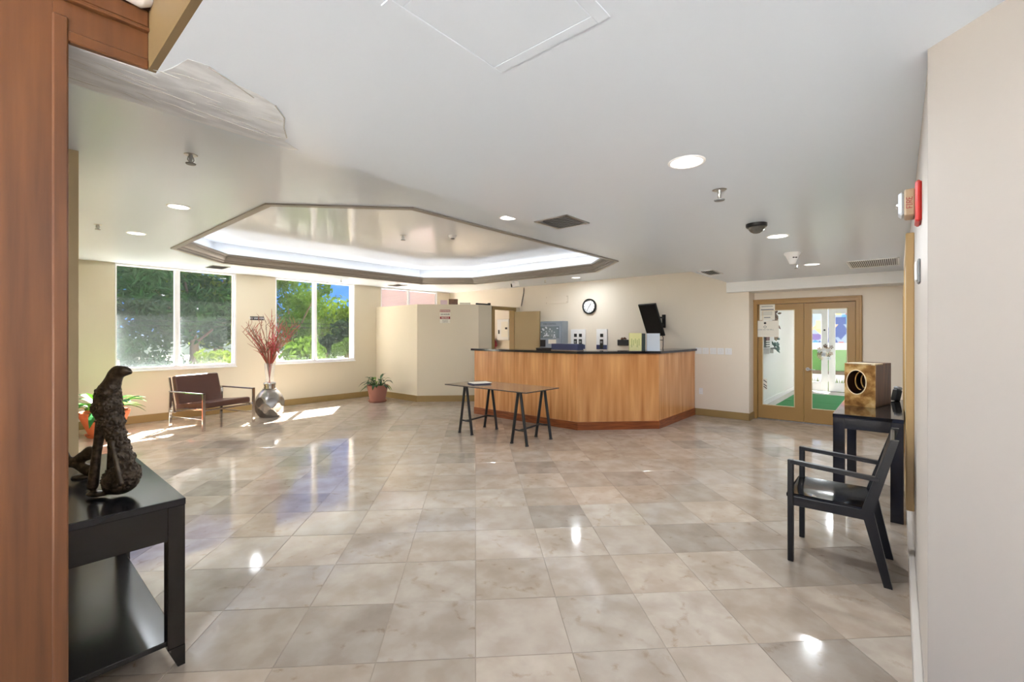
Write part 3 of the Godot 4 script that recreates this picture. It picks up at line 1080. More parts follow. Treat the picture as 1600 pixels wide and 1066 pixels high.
	bx(st, Vector3(20.4, 1.2, -7), Vector3(20.6, 3.4, 6))
	tag(obj("mural_wall", st, mural()), "outdoor wall painted with bright blocks of blue, peach, green and red", "mural")
	st = sh()
	bx(st, Vector3(15.5, 2.75, -4), Vector3(20.5, 2.85, 4))
	tag(obj("canopy", st, M.ice), "pale canopy roof over the street doors", "canopy")

func mural() -> StandardMaterial3D:   # flat print: plain overlapping colour blocks
	var im := Image.create(512, 128, false, Image.FORMAT_RGB8)
	im.fill(c8(150, 170, 200))
	var cols := [c8(52, 78, 150), c8(234, 188, 150), c8(22, 140, 70), c8(206, 84, 84), c8(236, 214, 120), c8(110, 90, 160), c8(70, 150, 200), c8(150, 90, 70)]
	var r := RandomNumberGenerator.new()
	r.seed = 77
	for k in 130:
		var low := r.randf() < 0.5
		var cc: Color = cols[r.randi_range(1, 4) if low else [0, 0, 6, 5, 1, 4][r.randi_range(0, 5)]]
		var cx := r.randi_range(0, 511)
		var cy := r.randi_range(70, 127) if low else r.randi_range(0, 80)
		var rx := r.randi_range(8, 26)
		var ry := r.randi_range(7, 22)
		var kind := r.randi_range(0, 2)
		for y in range(maxi(0, cy - ry), mini(128, cy + ry)):
			for x in range(maxi(0, cx - rx), mini(512, cx + rx)):
				var u := float(x - cx) / rx
				var v := float(y - cy) / ry
				if kind == 0 and u * u + v * v < 1.0 or kind == 1 and absf(u) + absf(v) < 1.0 or kind == 2 and absf(u) < 0.8 and absf(v) < 0.8:
					im.set_pixel(x, y, cc)
	var m := mt("mural", Color.WHITE, 0.6)
	m.albedo_texture = ImageTexture.create_from_image(im)
	m.uv1_triplanar = true
	m.uv1_world_triplanar = true
	m.uv1_scale = Vector3(0.2, 0.45, 0.2)
	return m

# ------------------------------------------------------------------ ceiling fittings
const COVE := 0.105
const LOW_LAMP := 0.78
const HIGH_LAMP := 1.1

func downlight(x: float, y: float, z: float, r: float, e: float, label: String) -> void:
	var o := thing("downlight", label, "ceiling light", Vector3(x, y, z), 0, "round recessed downlights")
	var st := sh()
	lathe(st, [Vector2(r * 0.9, 0.004), Vector2(r * 0.9, -0.004), Vector2(r * 0.98, -0.006), Vector2(r * 1.06, -0.001), Vector2(r * 1.06, 0.002)], 32)
	obj("trim_ring", st, M.white, o)
	st = sh()
	disc(st, Vector3(0, -0.003, 0), r * 0.92, Vector3.DOWN, 32)
	obj("lamp_lens", st, M.lamp_glow, o)
	area_light("lamp", o, Vector3(0, -0.008, 0), Vector3.DOWN, Vector2(r * 1.25, r * 1.25), e)

func sprinkler(at: Vector3, label: String, s := 1.0) -> void:
	var o := thing("sprinkler", label, "sprinkler", at, 0, "ceiling sprinkler heads")
	var st := sh()
	lathe(st, [Vector2(0.0, -0.004), Vector2(0.03 * s, -0.004), Vector2(0.035 * s, 0.0)], 16)
	obj("escutcheon", st, M.steel, o)
	st = sh()
	lathe(st, [Vector2(0.0, -0.05 * s), Vector2(0.006 * s, -0.05 * s), Vector2(0.009 * s, -0.02 * s), Vector2(0.012 * s, 0.0)], 10)
	for q in [-1.0, 1.0]: tube(st, [Vector3(0.012 * q, -0.012, 0) * s, Vector3(0.016 * q, -0.03, 0) * s, Vector3(0.004 * q, -0.048, 0) * s], 0.003 * s, 6)
	obj("body", st, M.steel, o)
	st = sh()
	lathe(st, [Vector2(0.0, -0.056 * s), Vector2(0.024 * s, -0.055 * s), Vector2(0.026 * s, -0.05 * s), Vector2(0.0, -0.05 * s)], 16)
	obj("deflector", st, M.grey, o)

func vent(at: Vector3, wx: float, wz: float, n: int, m: Material, label: String, along_x := false, rot := 0.5) -> void:
	var o := thing("air_vent", label, "vent", at, 0, "")
	var st := sh()
	var f := 0.022
	for b in [[-wx / 2, wx / 2, -wz / 2, -wz / 2 + f], [-wx / 2, wx / 2, wz / 2 - f, wz / 2], [-wx / 2, -wx / 2 + f, -wz / 2, wz / 2], [wx / 2 - f, wx / 2, -wz / 2, wz / 2]]:
		bx(st, Vector3(b[0], -0.008, b[2]), Vector3(b[1], 0.001, b[3]), 0.002)
	obj("frame", st, m, o)
	st = sh()
	bx(st, Vector3(-wx / 2 + 0.01, -0.0015, -wz / 2 + 0.01), Vector3(wx / 2 - 0.01, 0.0, wz / 2 - 0.01))
	obj("backing", st, M.grey if m == M.steel else M.dark, o)
	for k in n:
		st = sh()
		var t := (k + 0.5) / n - 0.5
		if along_x:
			T = Transform3D(Basis(Vector3.BACK, rot), Vector3(t * (wx - 2 * f), -0.006, 0))
			bx(st, Vector3(-0.006, 0.0, -wz / 2 + f), Vector3(0.006, 0.002, wz / 2 - f))
		else:
			T = Transform3D(Basis(Vector3.RIGHT, rot), Vector3(0, -0.006, t * (wz - 2 * f)))
			bx(st, Vector3(-wx / 2 + f, -0.001, -0.012 if n < 20 else -0.0045), Vector3(wx / 2 - f, 0.001, 0.012 if n < 20 else 0.0045))
		T = Transform3D.IDENTITY
		obj("slat", st, m, o)

func ceiling_things() -> void:
	downlight(2.455, HL, -0.86, 0.09, LOW_LAMP, "largest and nearest round downlight in the lower ceiling")
	downlight(4.864, HL, -0.862, 0.09, LOW_LAMP * 1.1, "round downlight just beyond the dark dome camera")
	downlight(7.113, HL, -0.864, 0.09, LOW_LAMP * 1.6, "farthest round downlight of the lower ceiling, near the slotted air grille")
	downlight(1.16, HH, -5.04, 0.09, HIGH_LAMP, "round downlight left of the ceiling tray, nearer one of two")
	downlight(1.14, HH, -6.74, 0.09, HIGH_LAMP, "round downlight left of the ceiling tray, nearer the windows")
	downlight(3.24, HH, -8.95, 0.08, HIGH_LAMP * 0.25, "round downlight in front of the wall between the two windows")
	downlight(8.04, HH, -5.09, 0.09, HIGH_LAMP * 0.5, "round downlight above the wall clock side of the tray")
	downlight(3.46, HH, -2.99, 0.09, HIGH_LAMP, "round downlight at the step between the two ceiling heights")
	downlight(0.75, HL, 0.75, 0.09, LOW_LAMP, "added round downlight behind the viewer in the lower ceiling")  # unseen lamp added for more light behind the camera
	downlight(-1.2, 2.95, -0.6, 0.09, LOW_LAMP * 0.6, "added unseen round downlight in the raised pocket over the portal")  # another lamp out of view, added to brighten the near end
	sprinkler(Vector3(0.878, HH, -3.526), "sprinkler head above the bronze animal sculpture", 1.15)
	sprinkler(Vector3(0.779, HH, -6.519), "sprinkler head near the left end of the windows")
	sprinkler(Vector3(5.0, HH, -9.1), "small sprinkler head above the second window")
	sprinkler(Vector3(3.068, HL, -0.868), "sprinkler head beside the nearest downlight of the lower ceiling", 1.25)
	sprinkler(Vector3(7.0, HL, -1.02), "small sprinkler head under the farthest downlight")
	sprinkler(Vector3(4.221, HT, -5.803), "sprinkler head in the octagonal tray", 1.4)
	sprinkler(Vector3(7.984, HH, -5.836), "small sprinkler head beside the bullet camera")
	var sd := thing("smoke_detector", "white smoke detector in the octagonal tray ceiling", "detector", Vector3(4.72, HT, -5.226))
	var st := sh()
	lathe(st, [Vector2(0.0, -0.052), Vector2(0.03, -0.05), Vector2(0.05, -0.03), Vector2(0.062, -0.02), Vector2(0.065, 0.0)], 20, true)
	obj("housing", st, M.white, sd)
	st = sh()
	lathe(st, [Vector2(0.0, -0.062), Vector2(0.032, -0.058), Vector2(0.034, -0.046)], 16, true)
	obj("sensor", st, M.grey, sd)
	# vents
	vent(Vector3(3.09, HL, -2.09), 0.34, 0.32, 9, M.steel, "square metal air vent at the step in the ceiling", false, 0.5)
	vent(Vector3(7.51, HL, -0.255), 0.76, 0.52, 24, M.white, "wide white slotted air grille in the lower ceiling", false, 0.0)
	vent(Vector3(7.05, HL, -2.12), 0.52, 0.22, 6, M.white, "small white air vent above the switch plates", false, 0.5)
	vent(Vector3(2.65, HH, -9.05), 0.28, 0.42, 8, M.steel, "small air vent above the window with the frosted film", false, 0.5)
	vent(Vector3(6.46, HH, -9.12), 0.3, 0.42, 8, M.steel, "small air vent above the window with pink blinds", false, 0.5)
	# access panel in the lower ceiling
	var ap := thing("access_panel", "flush white access panel in the ceiling above the viewer", "panel", Vector3(0.955, HL, -0.865))
	st = sh()
	for b in [[-0.232, 0.232, -0.232, -0.192], [-0.232, 0.232, 0.192, 0.232], [-0.232, -0.192, -0.192, 0.192], [0.192, 0.232, -0.192, 0.192]]:
		bx(st, Vector3(b[0], -0.0022, b[2]), Vector3(b[1], 0.001, b[3]), 0.001)
	obj("frame", st, M.ceiling_low, ap)
	st = sh()
	bx(st, Vector3(-0.189, -0.002, -0.189), Vector3(0.189, 0.001, 0.189), 0.001)
	obj("door", st, M.ceiling_low, ap)
	# skim-coat repair
	st = sh()
	T = Transform3D.IDENTITY
	prism(st, [Vector2(-0.1, -2.3), Vector2(-0.1, -2.0), Vector2(0.165, -2.0), Vector2(0.39, -1.985), Vector2(0.42, -1.9), Vector2(0.44, -1.80), Vector2(0.50, -1.79), Vector2(0.58, -1.845), Vector2(0.68, -1.86), Vector2(0.76, -1.90), Vector2(0.83, -1.98), Vector2(0.87, -2.09), Vector2(0.925, -2.17), Vector2(0.93, -2.22), Vector2(1.02, -2.27), Vector2(0.99, -2.3)], HL - 0.0014, HL - 0.0004)
	var pp := obj("plaster_patch", st, M.plaster, get_node("ceiling"))
	pp.set_meta("label", "smeared grey skim coat repair beside the timber header")
	st = sh()
	for k in 26:
		var x := rng.randf_range(0.1, 0.85)
		var z := rng.randf_range(-2.26, -1.93)
		var l := rng.randf_range(0.05, 0.2)
		var a := rng.randf_range(-0.25, 0.3)
		var d := Vector3(cos(a), 0, sin(a) - 0.12) * l
		var p := Vector3(x, HL - 0.0012, z)
		tube(st, [p, p + d * 0.3 + Vector3(0, 0, 0.006), p + d * 0.7, p + d], [0.0008, 0.0022, 0.002, 0.0006], 5)
	for q in [[Vector3(0.5, HL - 0.0012, -1.80), Vector3(0.6, HL - 0.0012, -1.85), Vector3(0.68, HL - 0.0012, -1.90)], [Vector3(0.76, HL - 0.0012, -1.9), Vector3(0.83, HL - 0.0012, -1.98), Vector3(0.865, HL - 0.0012, -2.07), Vector3(0.92, HL - 0.0012, -2.17)], [Vector3(0.55, HL - 0.0012, -2.18), Vector3(0.7, HL - 0.0012, -2.2), Vector3(0.82, HL - 0.0012, -2.215), Vector3(0.9, HL - 0.0012, -2.19)]]:
		tube(st, q, 0.0026, 5)
	var rd := obj("trowel_ridge", st, M.plaster_edge, pp)
	rd.set_meta("kind", "stuff")
	# cameras
	var dc := thing("dome_camera", "dark dome camera under the lower ceiling", "camera", Vector3(4.213, HL, -0.9))
	st = sh()
	lathe(st, [Vector2(0.075, -0.03), Vector2(0.08, -0.022), Vector2(0.08, 0.0)], 28)
	lathe(st, [Vector2(0.0, -0.029), Vector2(0.075, -0.03)], 28)
	obj("base", st, M.black, dc)
	st = sh()
	lathe(st, [Vector2(0.0, -0.082), Vector2(0.025, -0.078), Vector2(0.046, -0.064), Vector2(0.06, -0.045), Vector2(0.064, -0.028)], 28, true)
	obj("dome", st, mt("smoke_dome", c8(96, 94, 90), 0.1, 0.3), dc)
	st = sh()
	T = Transform3D(Basis(Vector3.UP, 0.75), Vector3.ZERO)
	lathe(st, [Vector2(0.0, -0.02), Vector2(0.016, -0.016), Vector2(0.018, 0.0)], 14, false, Vector3(-0.02, -0.05, 0.02))
	T = Transform3D.IDENTITY
	obj("camera_lens", st, M.black_gloss, dc)
	var bc := thing("bullet_camera", "small white and black bullet camera near the tray edge", "camera", Vector3(7.755, HH, -6.464), -50)
	st = sh()
	lathe(st, [Vector2(0.0, -0.02), Vector2(0.045, -0.02), Vector2(0.05, 0.0)], 20)
	tube(st, [Vector3(0.02, -0.01, 0), Vector3(0.03, -0.07, 0)], 0.018, 10)
	obj("mount", st, M.white, bc)
	st = sh()
	tube(st, [Vector3(0.06, -0.06, 0), Vector3(-0.1, -0.085, 0)], 0.045, 16)
	obj("body", st, M.white, bc)
	st = sh()
	tube(st, [Vector3(-0.1, -0.085, 0), Vector3(-0.125, -0.089, 0)], 0.04, 16)
	obj("camera_lens", st, M.black_gloss, bc)
	var wc := thing("portal_camera", "white rounded camera with a dark lens on the timber header", "camera", Vector3(0.325, 2.655, -1.93))
	st = sh()
	T = Transform3D(Basis(Vector3(0, 0, 1), 0.0), Vector3.ZERO)
	tube(st, [Vector3(0.043, 0.012, 0), Vector3(0.036, 0.008, 0), Vector3(0.015, 0.002, 0), Vector3(-0.03, 0.004, 0.002), Vector3(-0.05, 0.01, 0.003)], [0.012, 0.034, 0.045, 0.042, 0.036], 20)
	bx(st, Vector3(-0.02, -0.01, -0.05), Vector3(0.03, 0.06, 0.0), 0.01)
	obj("housing", st, M.white, wc)
	st = sh()
	tube(st, [Vector3(-0.048, 0.01, 0.003), Vector3(-0.058, 0.013, 0.004), Vector3(-0.066, 0.016, 0.005)], [0.033, 0.028, 0.012], 18)
	obj("camera_lens", st, M.black_gloss, wc)
	var em := thing("ceiling_strobe", "white ceiling strobe with small dark sensors beyond the dome camera", "alarm", Vector3(5.963, HL, -0.911), -49)
	st = sh()
	lathe(st, [Vector2(0.0, -0.03), Vector2(0.075, -0.03), Vector2(0.085, -0.012), Vector2(0.085, 0.0)], 8)
	obj("base", st, M.white, em)
	st = sh()
	lathe(st, [Vector2(0.0, -0.13), Vector2(0.03, -0.125), Vector2(0.052, -0.07), Vector2(0.07, -0.028)], 16, true)
	obj("lamp_cover", st, M.white, em)
	st = sh()
	for s in [-0.022, 0.006]: cbx(st, Vector3(s, -0.062, 0.058), Vector3(0.02, 0.012, 0.012), 0.003)
	obj("sensor", st, M.black, em)

# ------------------------------------------------------------------ wall fittings
func wall_things() -> void:
	var st := sh()
	# strobe and plate on the right wall
	var fa := thing("fire_alarm", "red and beige fire alarm strobe high on the right wall", "alarm", Vector3(2.72, 2.088, ZR), 180)
	st = sh()
	bx(st, Vector3(-0.075, -0.09, 0), Vector3(0.075, 0.09, 0.022), 0.008)
	obj("red_plate", st, M.red, fa)
	st = sh()
	bx(st, Vector3(-0.055, -0.058, 0.02), Vector3(0.055, 0.062, 0.058), 0.006)
	obj("housing", st, M.taupe, fa)
	st = sh()
	bx(st, Vector3(-0.05, -0.05, 0.056), Vector3(0.05, 0.054, 0.078), 0.012)
	obj("strobe_lens", st, M.ice, fa)
	st = sh()
	tube(st, [Vector3(-0.03, 0, 0.08), Vector3(0.03, 0, 0.08)], 0.006, 8)
	obj("strobe_tube", st, M.steel, fa)
	letters("FIRE", 0.028, M.deep_red, fa, Vector3(0.0555, 0.0, 0.04), 0.001, Vector3(0, PI / 2, PI / 2))
	var th := thing("thermostat", "small white rounded wall control on the right wall", "thermostat", Vector3(2.86, 1.8, ZR), 180)
	st = sh()
	bx(st, Vector3(-0.06, -0.055, 0), Vector3(0.06, 0.055, 0.01), 0.004)
	obj("plate", st, M.grey, th)
	st = sh()
	bx(st, Vector3(-0.05, -0.045, 0.008), Vector3(0.05, 0.045, 0.02), 0.008)
	obj("cover", st, M.white, th)
	# framed panel
	var fp := thing("framed_board", "tall tan framed cream panel on the right wall behind the console", "panel", Vector3(0, 0, ZR))
	st = sh()
	var x0 := 3.94; var x1 := 5.5; var y0 := 0.353; var y1 := 2.17
	for b in [[x0, x0 + 0.09, y0, y1], [x1 - 0.09, x1, y0, y1], [x0 + 0.088, x1 - 0.088, y0, y0 + 0.09], [x0 + 0.088, x1 - 0.088, y1 - 0.09, y1]]:
		bx(st, Vector3(b[0], b[2], -0.042), Vector3(b[1], b[3], 0.002), 0.006)
	obj("frame", st, mt("frame_tan", c8(196, 164, 112), 0.45), fp)
	st = sh()
	bx(st, Vector3(x0 + 0.08, y0 + 0.08, -0.034), Vector3(x1 - 0.08, y1 - 0.08, 0.0))
	obj("panel", st, M.cream, fp)
	# clock
	var ck := thing("wall_clock", "round black rimmed wall clock above the reception desk", "clock", Vector3(XC, 2.124, -5.16), -90)
	st = sh()
	T = Transform3D(Basis(Vector3.RIGHT, PI / 2), Vector3.ZERO)
	lathe(st, [Vector2(0.0, 0.0), Vector2(0.165, 0.0), Vector2(0.17, 0.01), Vector2(0.17, 0.04), Vector2(0.16, 0.05), Vector2(0.142, 0.045), Vector2(0.142, 0.02)], 36)
	T = Transform3D.IDENTITY
	obj("rim", st, M.black, ck)
	st = sh()
	disc(st, Vector3(0, 0, 0.022), 0.145, Vector3.BACK, 36)
	obj("face", st, M.white, ck)
	for k in 12:
		st = sh()
		T = Transform3D(Basis(Vector3.BACK, -k * TAU / 12), Vector3.ZERO)
		bx(st, Vector3(-0.004, 0.11, 0.022), Vector3(0.004, 0.132 if k % 3 else 0.138, 0.024))
		T = Transform3D.IDENTITY
		obj("hour_mark", st, M.black, ck)
	for h in [[0.6, 0.075, 0.006, "hour_hand"], [3.7, 0.11, 0.004, "minute_hand"]]:
		st = sh()
		T = Transform3D(Basis(Vector3.BACK, -h[0]), Vector3.ZERO)
		bx(st, Vector3(-h[2], -0.02, 0.026), Vector3(h[2], h[1], 0.029), 0.001)
		T = Transform3D.IDENTITY
		obj(h[3], st, M.dark, ck)
	st = sh()
	T = Transform3D(Basis(Vector3.RIGHT, PI / 2), Vector3.ZERO)
	lathe(st, [Vector2(0.0, 0.044), Vector2(0.08, 0.043), Vector2(0.143, 0.036)], 36, true)
	T = Transform3D.IDENTITY
	# (front glass)
	var gl := st
	obj("glass", gl, M.glass, ck)
	# painted-over plate
	var pp := thing("cover_plate", "painted over rectangular cover plate left of the clock", "plate", Vector3(XC, 2.315, -6.04), -90)
	st = sh()
	bx(st, Vector3(-0.31, -0.085, 0), Vector3(0.31, 0.085, 0.014), 0.003)
	obj("plate", st, M.pale, pp)
	st = sh()
	for q in [[-0.29, -0.065], [0.29, -0.065], [-0.29, 0.065], [0.29, 0.065]]: cbx(st, Vector3(q[0], q[1], 0.015), Vector3(0.014, 0.014, 0.006), 0.002)
	obj("screw", st, M.taupe, pp)
	# alarm control cabinet
	var ac := thing("control_cabinet", "grey alarm control cabinet with a glazed front behind the desk", "cabinet", Vector3(XC, 1.52, -6.07), -90)
	st = sh()
	bx(st, Vector3(-0.3, -0.36, 0), Vector3(0.34, 0.29, 0.2), 0.006)
	obj("body", st, M.panel_grey, ac)
	st = sh()
	bx(st, Vector3(-0.292, -0.35, 0.2), Vector3(0.31, 0.28, 0.215), 0.004)
	var dr := obj("door", st, mt("cabinet_blue", c8(140, 152, 166), 0.4), ac)
	st = sh()
	bx(st, Vector3(-0.28, -0.1, 0.215), Vector3(0.24, 0.17, 0.219), 0.001)
	obj("window", st, mt("panel_window", c8(108, 122, 130), 0.15), dr)
	st = sh()
	for q in 26:
		var c := Vector3(rng.randf_range(-0.26, 0.22), rng.randf_range(-0.08, 0.15), 0.2205)
		cbx(st, c, Vector3(rng.randf_range(0.01, 0.05), rng.randf_range(0.01, 0.05), 0.003))
	obj("display", st, M.ice, dr)
	st = sh()
	bx(st, Vector3(-0.06, -0.23, 0.215), Vector3(0.16, -0.13, 0.22), 0.002)
	obj("label_card", st, M.paper, dr)
	st = sh()
	bx(st, Vector3(-0.28, -0.3, 0.215), Vector3(-0.14, -0.14, 0.235), 0.004)
	obj("handset", st, M.black, dr)
	letters("FIRE CONTROL", 0.055, M.black, dr, Vector3(-0.02, 0.225, 0.2155))
	# two white panels with square ports
	for k in 2:
		var wp := thing("port_panel", ["wide white wall panel with four black square ports", "narrow white wall panel with two black square ports"][k], "panel", Vector3(XC, 1.40, [-5.447, -4.85][k]), -90)
		var w: float = [0.189, 0.13][k]
		st = sh()
		bx(st, Vector3(-w, -0.22, 0), Vector3(w, 0.22, 0.03), 0.004)
		obj("plate", st, M.white, wp)
		for x in ([-0.065, 0.065] if k == 0 else [0.0]):
			st = sh()
			cbx(st, Vector3(x, 0.085, 0.031), Vector3(0.075, 0.075, 0.01), 0.004)
			obj("port", st, M.black, wp)
			st = sh()
			cbx(st, Vector3(x, -0.1, 0.033), Vector3(0.08, 0.2, 0.02), 0.004)
			obj("port", st, M.black, wp)
			st = sh()
			cbx(st, Vector3(x, -0.06, 0.044), Vector3(0.05, 0.045, 0.006), 0.002)
			obj("insert", st, M.grey, wp)
		st = sh()
		bx(st, Vector3(-w + 0.002, -0.218, 0.0305), Vector3(w - 0.002, -0.12, 0.032), 0.0005)
		obj("reflection_band", st, M.navy, wp)  # navy strip painted as the reflection of the blue box
	# switch plates and socket
	var zs := [-2.83, -2.707, -2.573, -2.445, -2.313]
	var nm := ["blank plate next to the desk", "second plate from the desk", "middle plate of the row of five", "fourth plate from the desk", "last plate, nearest the double door"]
	for k in 5:
		var sp := thing("switch_plate", "pale switch plate by the desk end, " + nm[k], "switch", Vector3(XC, 1.2, zs[k]), -90, "switch plates in a row on the desk wall")
		st = sh()
		bx(st, Vector3(-0.057, -0.058, 0), Vector3(0.057, 0.058, 0.007), 0.003)
		obj("plate", st, M.white, sp)
		if k > 0:
			for x in [-0.023, 0.023]:
				st = sh()
				bx(st, Vector3(x - 0.016, -0.033, 0.005), Vector3(x + 0.016, 0.033, 0.011), 0.003)
				obj("rocker", st, M.white_matte, sp)
	var so := thing("wall_socket", "white wall socket low on the wall right of the desk", "socket", Vector3(XC, 0.45, -2.79), -90)
	st = sh()
	bx(st, Vector3(-0.035, -0.057, 0), Vector3(0.035, 0.057, 0.006), 0.003)
	obj("plate", st, M.white, so)
	st = sh()
	for y in [-0.024, 0.024]: cbx(st, Vector3(0, y, 0.006), Vector3(0.03, 0.026, 0.005), 0.002)
	obj("outlet", st, M.white_matte, so)
	# small dark keypad on the wall
	var kp := thing("wall_keypad", "small dark wall box with brown top between white panel and leaflets", "keypad", Vector3(XC, 1.335, -4.35), -90)
	st = sh()
	bx(st, Vector3(-0.12, -0.06, 0), Vector3(0.12, 0.06, 0.05), 0.005)
	obj("body", st, M.dark, kp)
	st = sh()
	for q in [[-0.02, 0.075, 0.03], [0.035, 0.085, 0.025], [0.06, 0.075, 0.018]]: lathe(st, [Vector2(0.0, -q[2]), Vector2(q[2], -q[2] * 0.5), Vector2(q[2] * 1.1, 0.0), Vector2(q[2] * 0.6, q[2] * 0.8), Vector2(0.0, q[2])], 12, true, Vector3(q[0], q[1] + 0.005, 0.03))
	obj("ornament", st, M.walnut, kp)
	# black name sign on the window wall
	var sg := thing("wall_sign", "small black sign with white lettering between the windows", "sign", Vector3(3.556, 1.83, ZW))
	st = sh()
	bx(st, Vector3(-0.13, -0.036, 0), Vector3(0.13, 0.036, 0.012), 0.004)
	obj("plate", st, M.black, sg)
	letters("NO SMOKING", 0.05, M.white, sg, Vector3(0, 0, 0.0125))
	# notice on the angled partition
	var ns := thing("notice_sign", "red and white warning notice on the angled partition", "sign", Vector3(6.735, 1.91, -7.70) + Vector3(-0.003, 0, 0.003), -45)
	st = sh()
	bx(st, Vector3(-0.115, -0.15, 0), Vector3(0.115, 0.15, 0.005), 0.001)
	obj("plate", st, M.paper, ns)
	st = sh()
	bx(st, Vector3(-0.113, 0.095, 0.004), Vector3(0.113, 0.148, 0.006))
	bx(st, Vector3(-0.113, -0.058, 0.004), Vector3(0.113, -0.002, 0.006))
	obj("red_band", st, M.deep_red, ns)
	letters("WARNING", 0.045, M.paper, ns, Vector3(0, 0.121, 0.0065), 0.001, Vector3.ZERO, true)
	letters("24 HOUR", 0.048, M.black, ns, Vector3(0, 0.045, 0.0055), 0.001, Vector3.ZERO, true)
	letters("NOTICE", 0.046, M.paper, ns, Vector3(0, -0.03, 0.0065), 0.001, Vector3.ZERO, true)
	letters("SECURITY", 0.03, M.dark, ns, Vector3(0, -0.09, 0.0055))
	letters("CAMERAS", 0.03, M.dark, ns, Vector3(0, -0.125, 0.0055))
	# papers on the double door
	var p1 := thing("paper_notice", "printed white paper notice at the top of the left door leaf", "notice", Vector3(9.083, 1.9, -1.77), -90)
	st = sh()
	bx(st, Vector3(-0.12, -0.14, 0), Vector3(0.12, 0.14, 0.003))
	obj("sheet", st, M.paper, p1)
	st = sh()
	for q in [[0.105, 0.09, 0.008], [0.05, 0.1, 0.014], [-0.09, 0.05, 0.012]]: bx(st, Vector3(-q[1], q[0] - q[2], 0.003), Vector3(q[1], q[0] + q[2] * 0.4, 0.0036))
	for q in 3: bx(st, Vector3(-0.09, 0.0 - q * 0.024, 0.003), Vector3(0.08, 0.006 - q * 0.024, 0.0036))
	obj("print", st, M.grey, p1)
	var p2 := thing("door_sign", "white sign with a black dot and diamond on the left door leaf", "sign", Vector3(9.078, 1.605, -1.79), -90)
	st = sh()
	bx(st, Vector3(-0.2, -0.145, 0), Vector3(0.2, 0.145, 0.005), 0.001)
	obj("board", st, M.paper, p2)
	st = sh()
	disc(st, Vector3(-0.012, 0.102, 0.0056), 0.02, Vector3.BACK, 20)
	obj("dot", st, M.black, p2)
	st = sh()
	for k in 4:
		var a := k * PI / 2
		bar(st, Vector3(-0.012 + 0.024 * cos(a), 0.035 + 0.024 * sin(a), 0.006), Vector3(-0.012 + 0.024 * cos(a + PI / 2), 0.035 + 0.024 * sin(a + PI / 2), 0.006), 0.005, 0.001, Vector3(cos(a + PI / 4), sin(a + PI / 4), 0))
	obj("diamond", st, M.dark, p2)
	letters("PLEASE USE THE BELL", 0.028, M.grey, p2, Vector3(-0.01, -0.015, 0.0056))
	var p3 := thing("door_sticker", "pale flower shaped sticker on the right door pane", "sticker", Vector3(9.102, 1.19, -0.94), -90)
	var r := RandomNumberGenerator.new()
	r.seed = 5
	var sm := [M.stem_brown, M.taupe, M.ivory, M.ice]
	for k in 4:
		st = sh()
		for q in 6:
			var c := Vector3(r.randf_range(-0.1, 0.1), r.randf_range(-0.09, 0.08), 0.0005 * k)
			if k == 0: c.y += 0.05
			var a := r.randf() * TAU
			for j in 5: tri(st, c, c + Vector3(cos(a + j * 1.25), sin(a + j * 1.25), 0) * 0.034, c + Vector3(cos(a + j * 1.25 + 0.8), sin(a + j * 1.25 + 0.8), 0) * 0.03)
		obj("petals", st, sm[k], p3)
	var p4 := thing("corner_sticker", "small white sticker low at the left edge of the left door pane", "sticker", Vector3(9.102, 0.62, -1.805), -90)
	st = sh()
	bx(st, Vector3(-0.035, -0.1, 0), Vector3(0.03, 0.1, 0.0015))
	obj("sheet", st, M.paper, p4)
	st = sh()
	for y in [-0.06, -0.02, 0.05]: bar(st, Vector3(-0.025, y + 0.02, 0.002), Vector3(0.025, y - 0.02, 0.002), 0.014, 0.001, Vector3(0.5, 0.8, 0))
	obj("print", st, M.dark, p4)
	# screen on a swing arm
	var tv := thing("wall_screen", "black screen tilted down on a wall arm right of the clock", "screen", Vector3(8.4, 1.80, -3.62), -109)
	T = Transform3D(Basis(Vector3.RIGHT, 0.40), Vector3.ZERO)
	st = sh()
	bx(st, Vector3(-0.215, -0.35, -0.03), Vector3(0.215, 0.315, 0.012), 0.008)
	bx(st, Vector3(-0.17, -0.2, -0.06), Vector3(0.17, 0.16, -0.025), 0.015)
	obj("housing", st, M.black, tv)
	st = sh()
	bx(st, Vector3(-0.2, -0.33, 0.011), Vector3(0.2, 0.298, 0.0135), 0.001)
	obj("screen", st, M.black_gloss, tv)
	T = Transform3D.IDENTITY
	var tm := thing("screen_bracket", "black wall bracket carrying the tilted screen", "bracket", Vector3(XC, 1.765, -3.49), -90)
	st = sh()
	bx(st, Vector3(-0.035, -0.13, 0), Vector3(0.035, 0.13, 0.025), 0.004)
	obj("wall_plate", st, M.black, tm)
	st = sh()
	for y in [-0.07, 0.07]: bar(st, Vector3(0, y, 0.02), Vector3(-0.05, y, 0.2), 0.03, 0.03)
	bar(st, Vector3(-0.045, -0.085, 0.19), Vector3(-0.045, 0.085, 0.19), 0.03, 0.03)
	bar(st, Vector3(-0.05, 0.03, 0.2), Vector3(-0.12, 0.03, 0.275), 0.03, 0.03)
	obj("arm", st, M.black, tm)
	var cb := thing("screen_cable", "dark looping cable hanging below the tilted screen", "cable", Vector3.ZERO)
	st = sh()
	tube(st, [Vector3(8.45, 1.55, -3.45), Vector3(8.5, 1.45, -3.42), Vector3(8.52, 1.28, -3.43), Vector3(8.5, 1.20, -3.43)], 0.008, 6)
	obj("cord", st, M.dark, cb)
	st = sh()
	tube(st, [Vector3(8.5, 1.395, -3.43), Vector3(8.46, 1.40, -3.48), Vector3(8.43, 1.36, -3.53), Vector3(8.43, 1.28, -3.55), Vector3(8.45, 1.2, -3.55)], 0.008, 6)
	obj("loop", st, M.dark, cb)
	var wr := thing("dangling_cord", "thin dark cord running up the wall above the office door", "cord", Vector3.ZERO)
	st = sh()
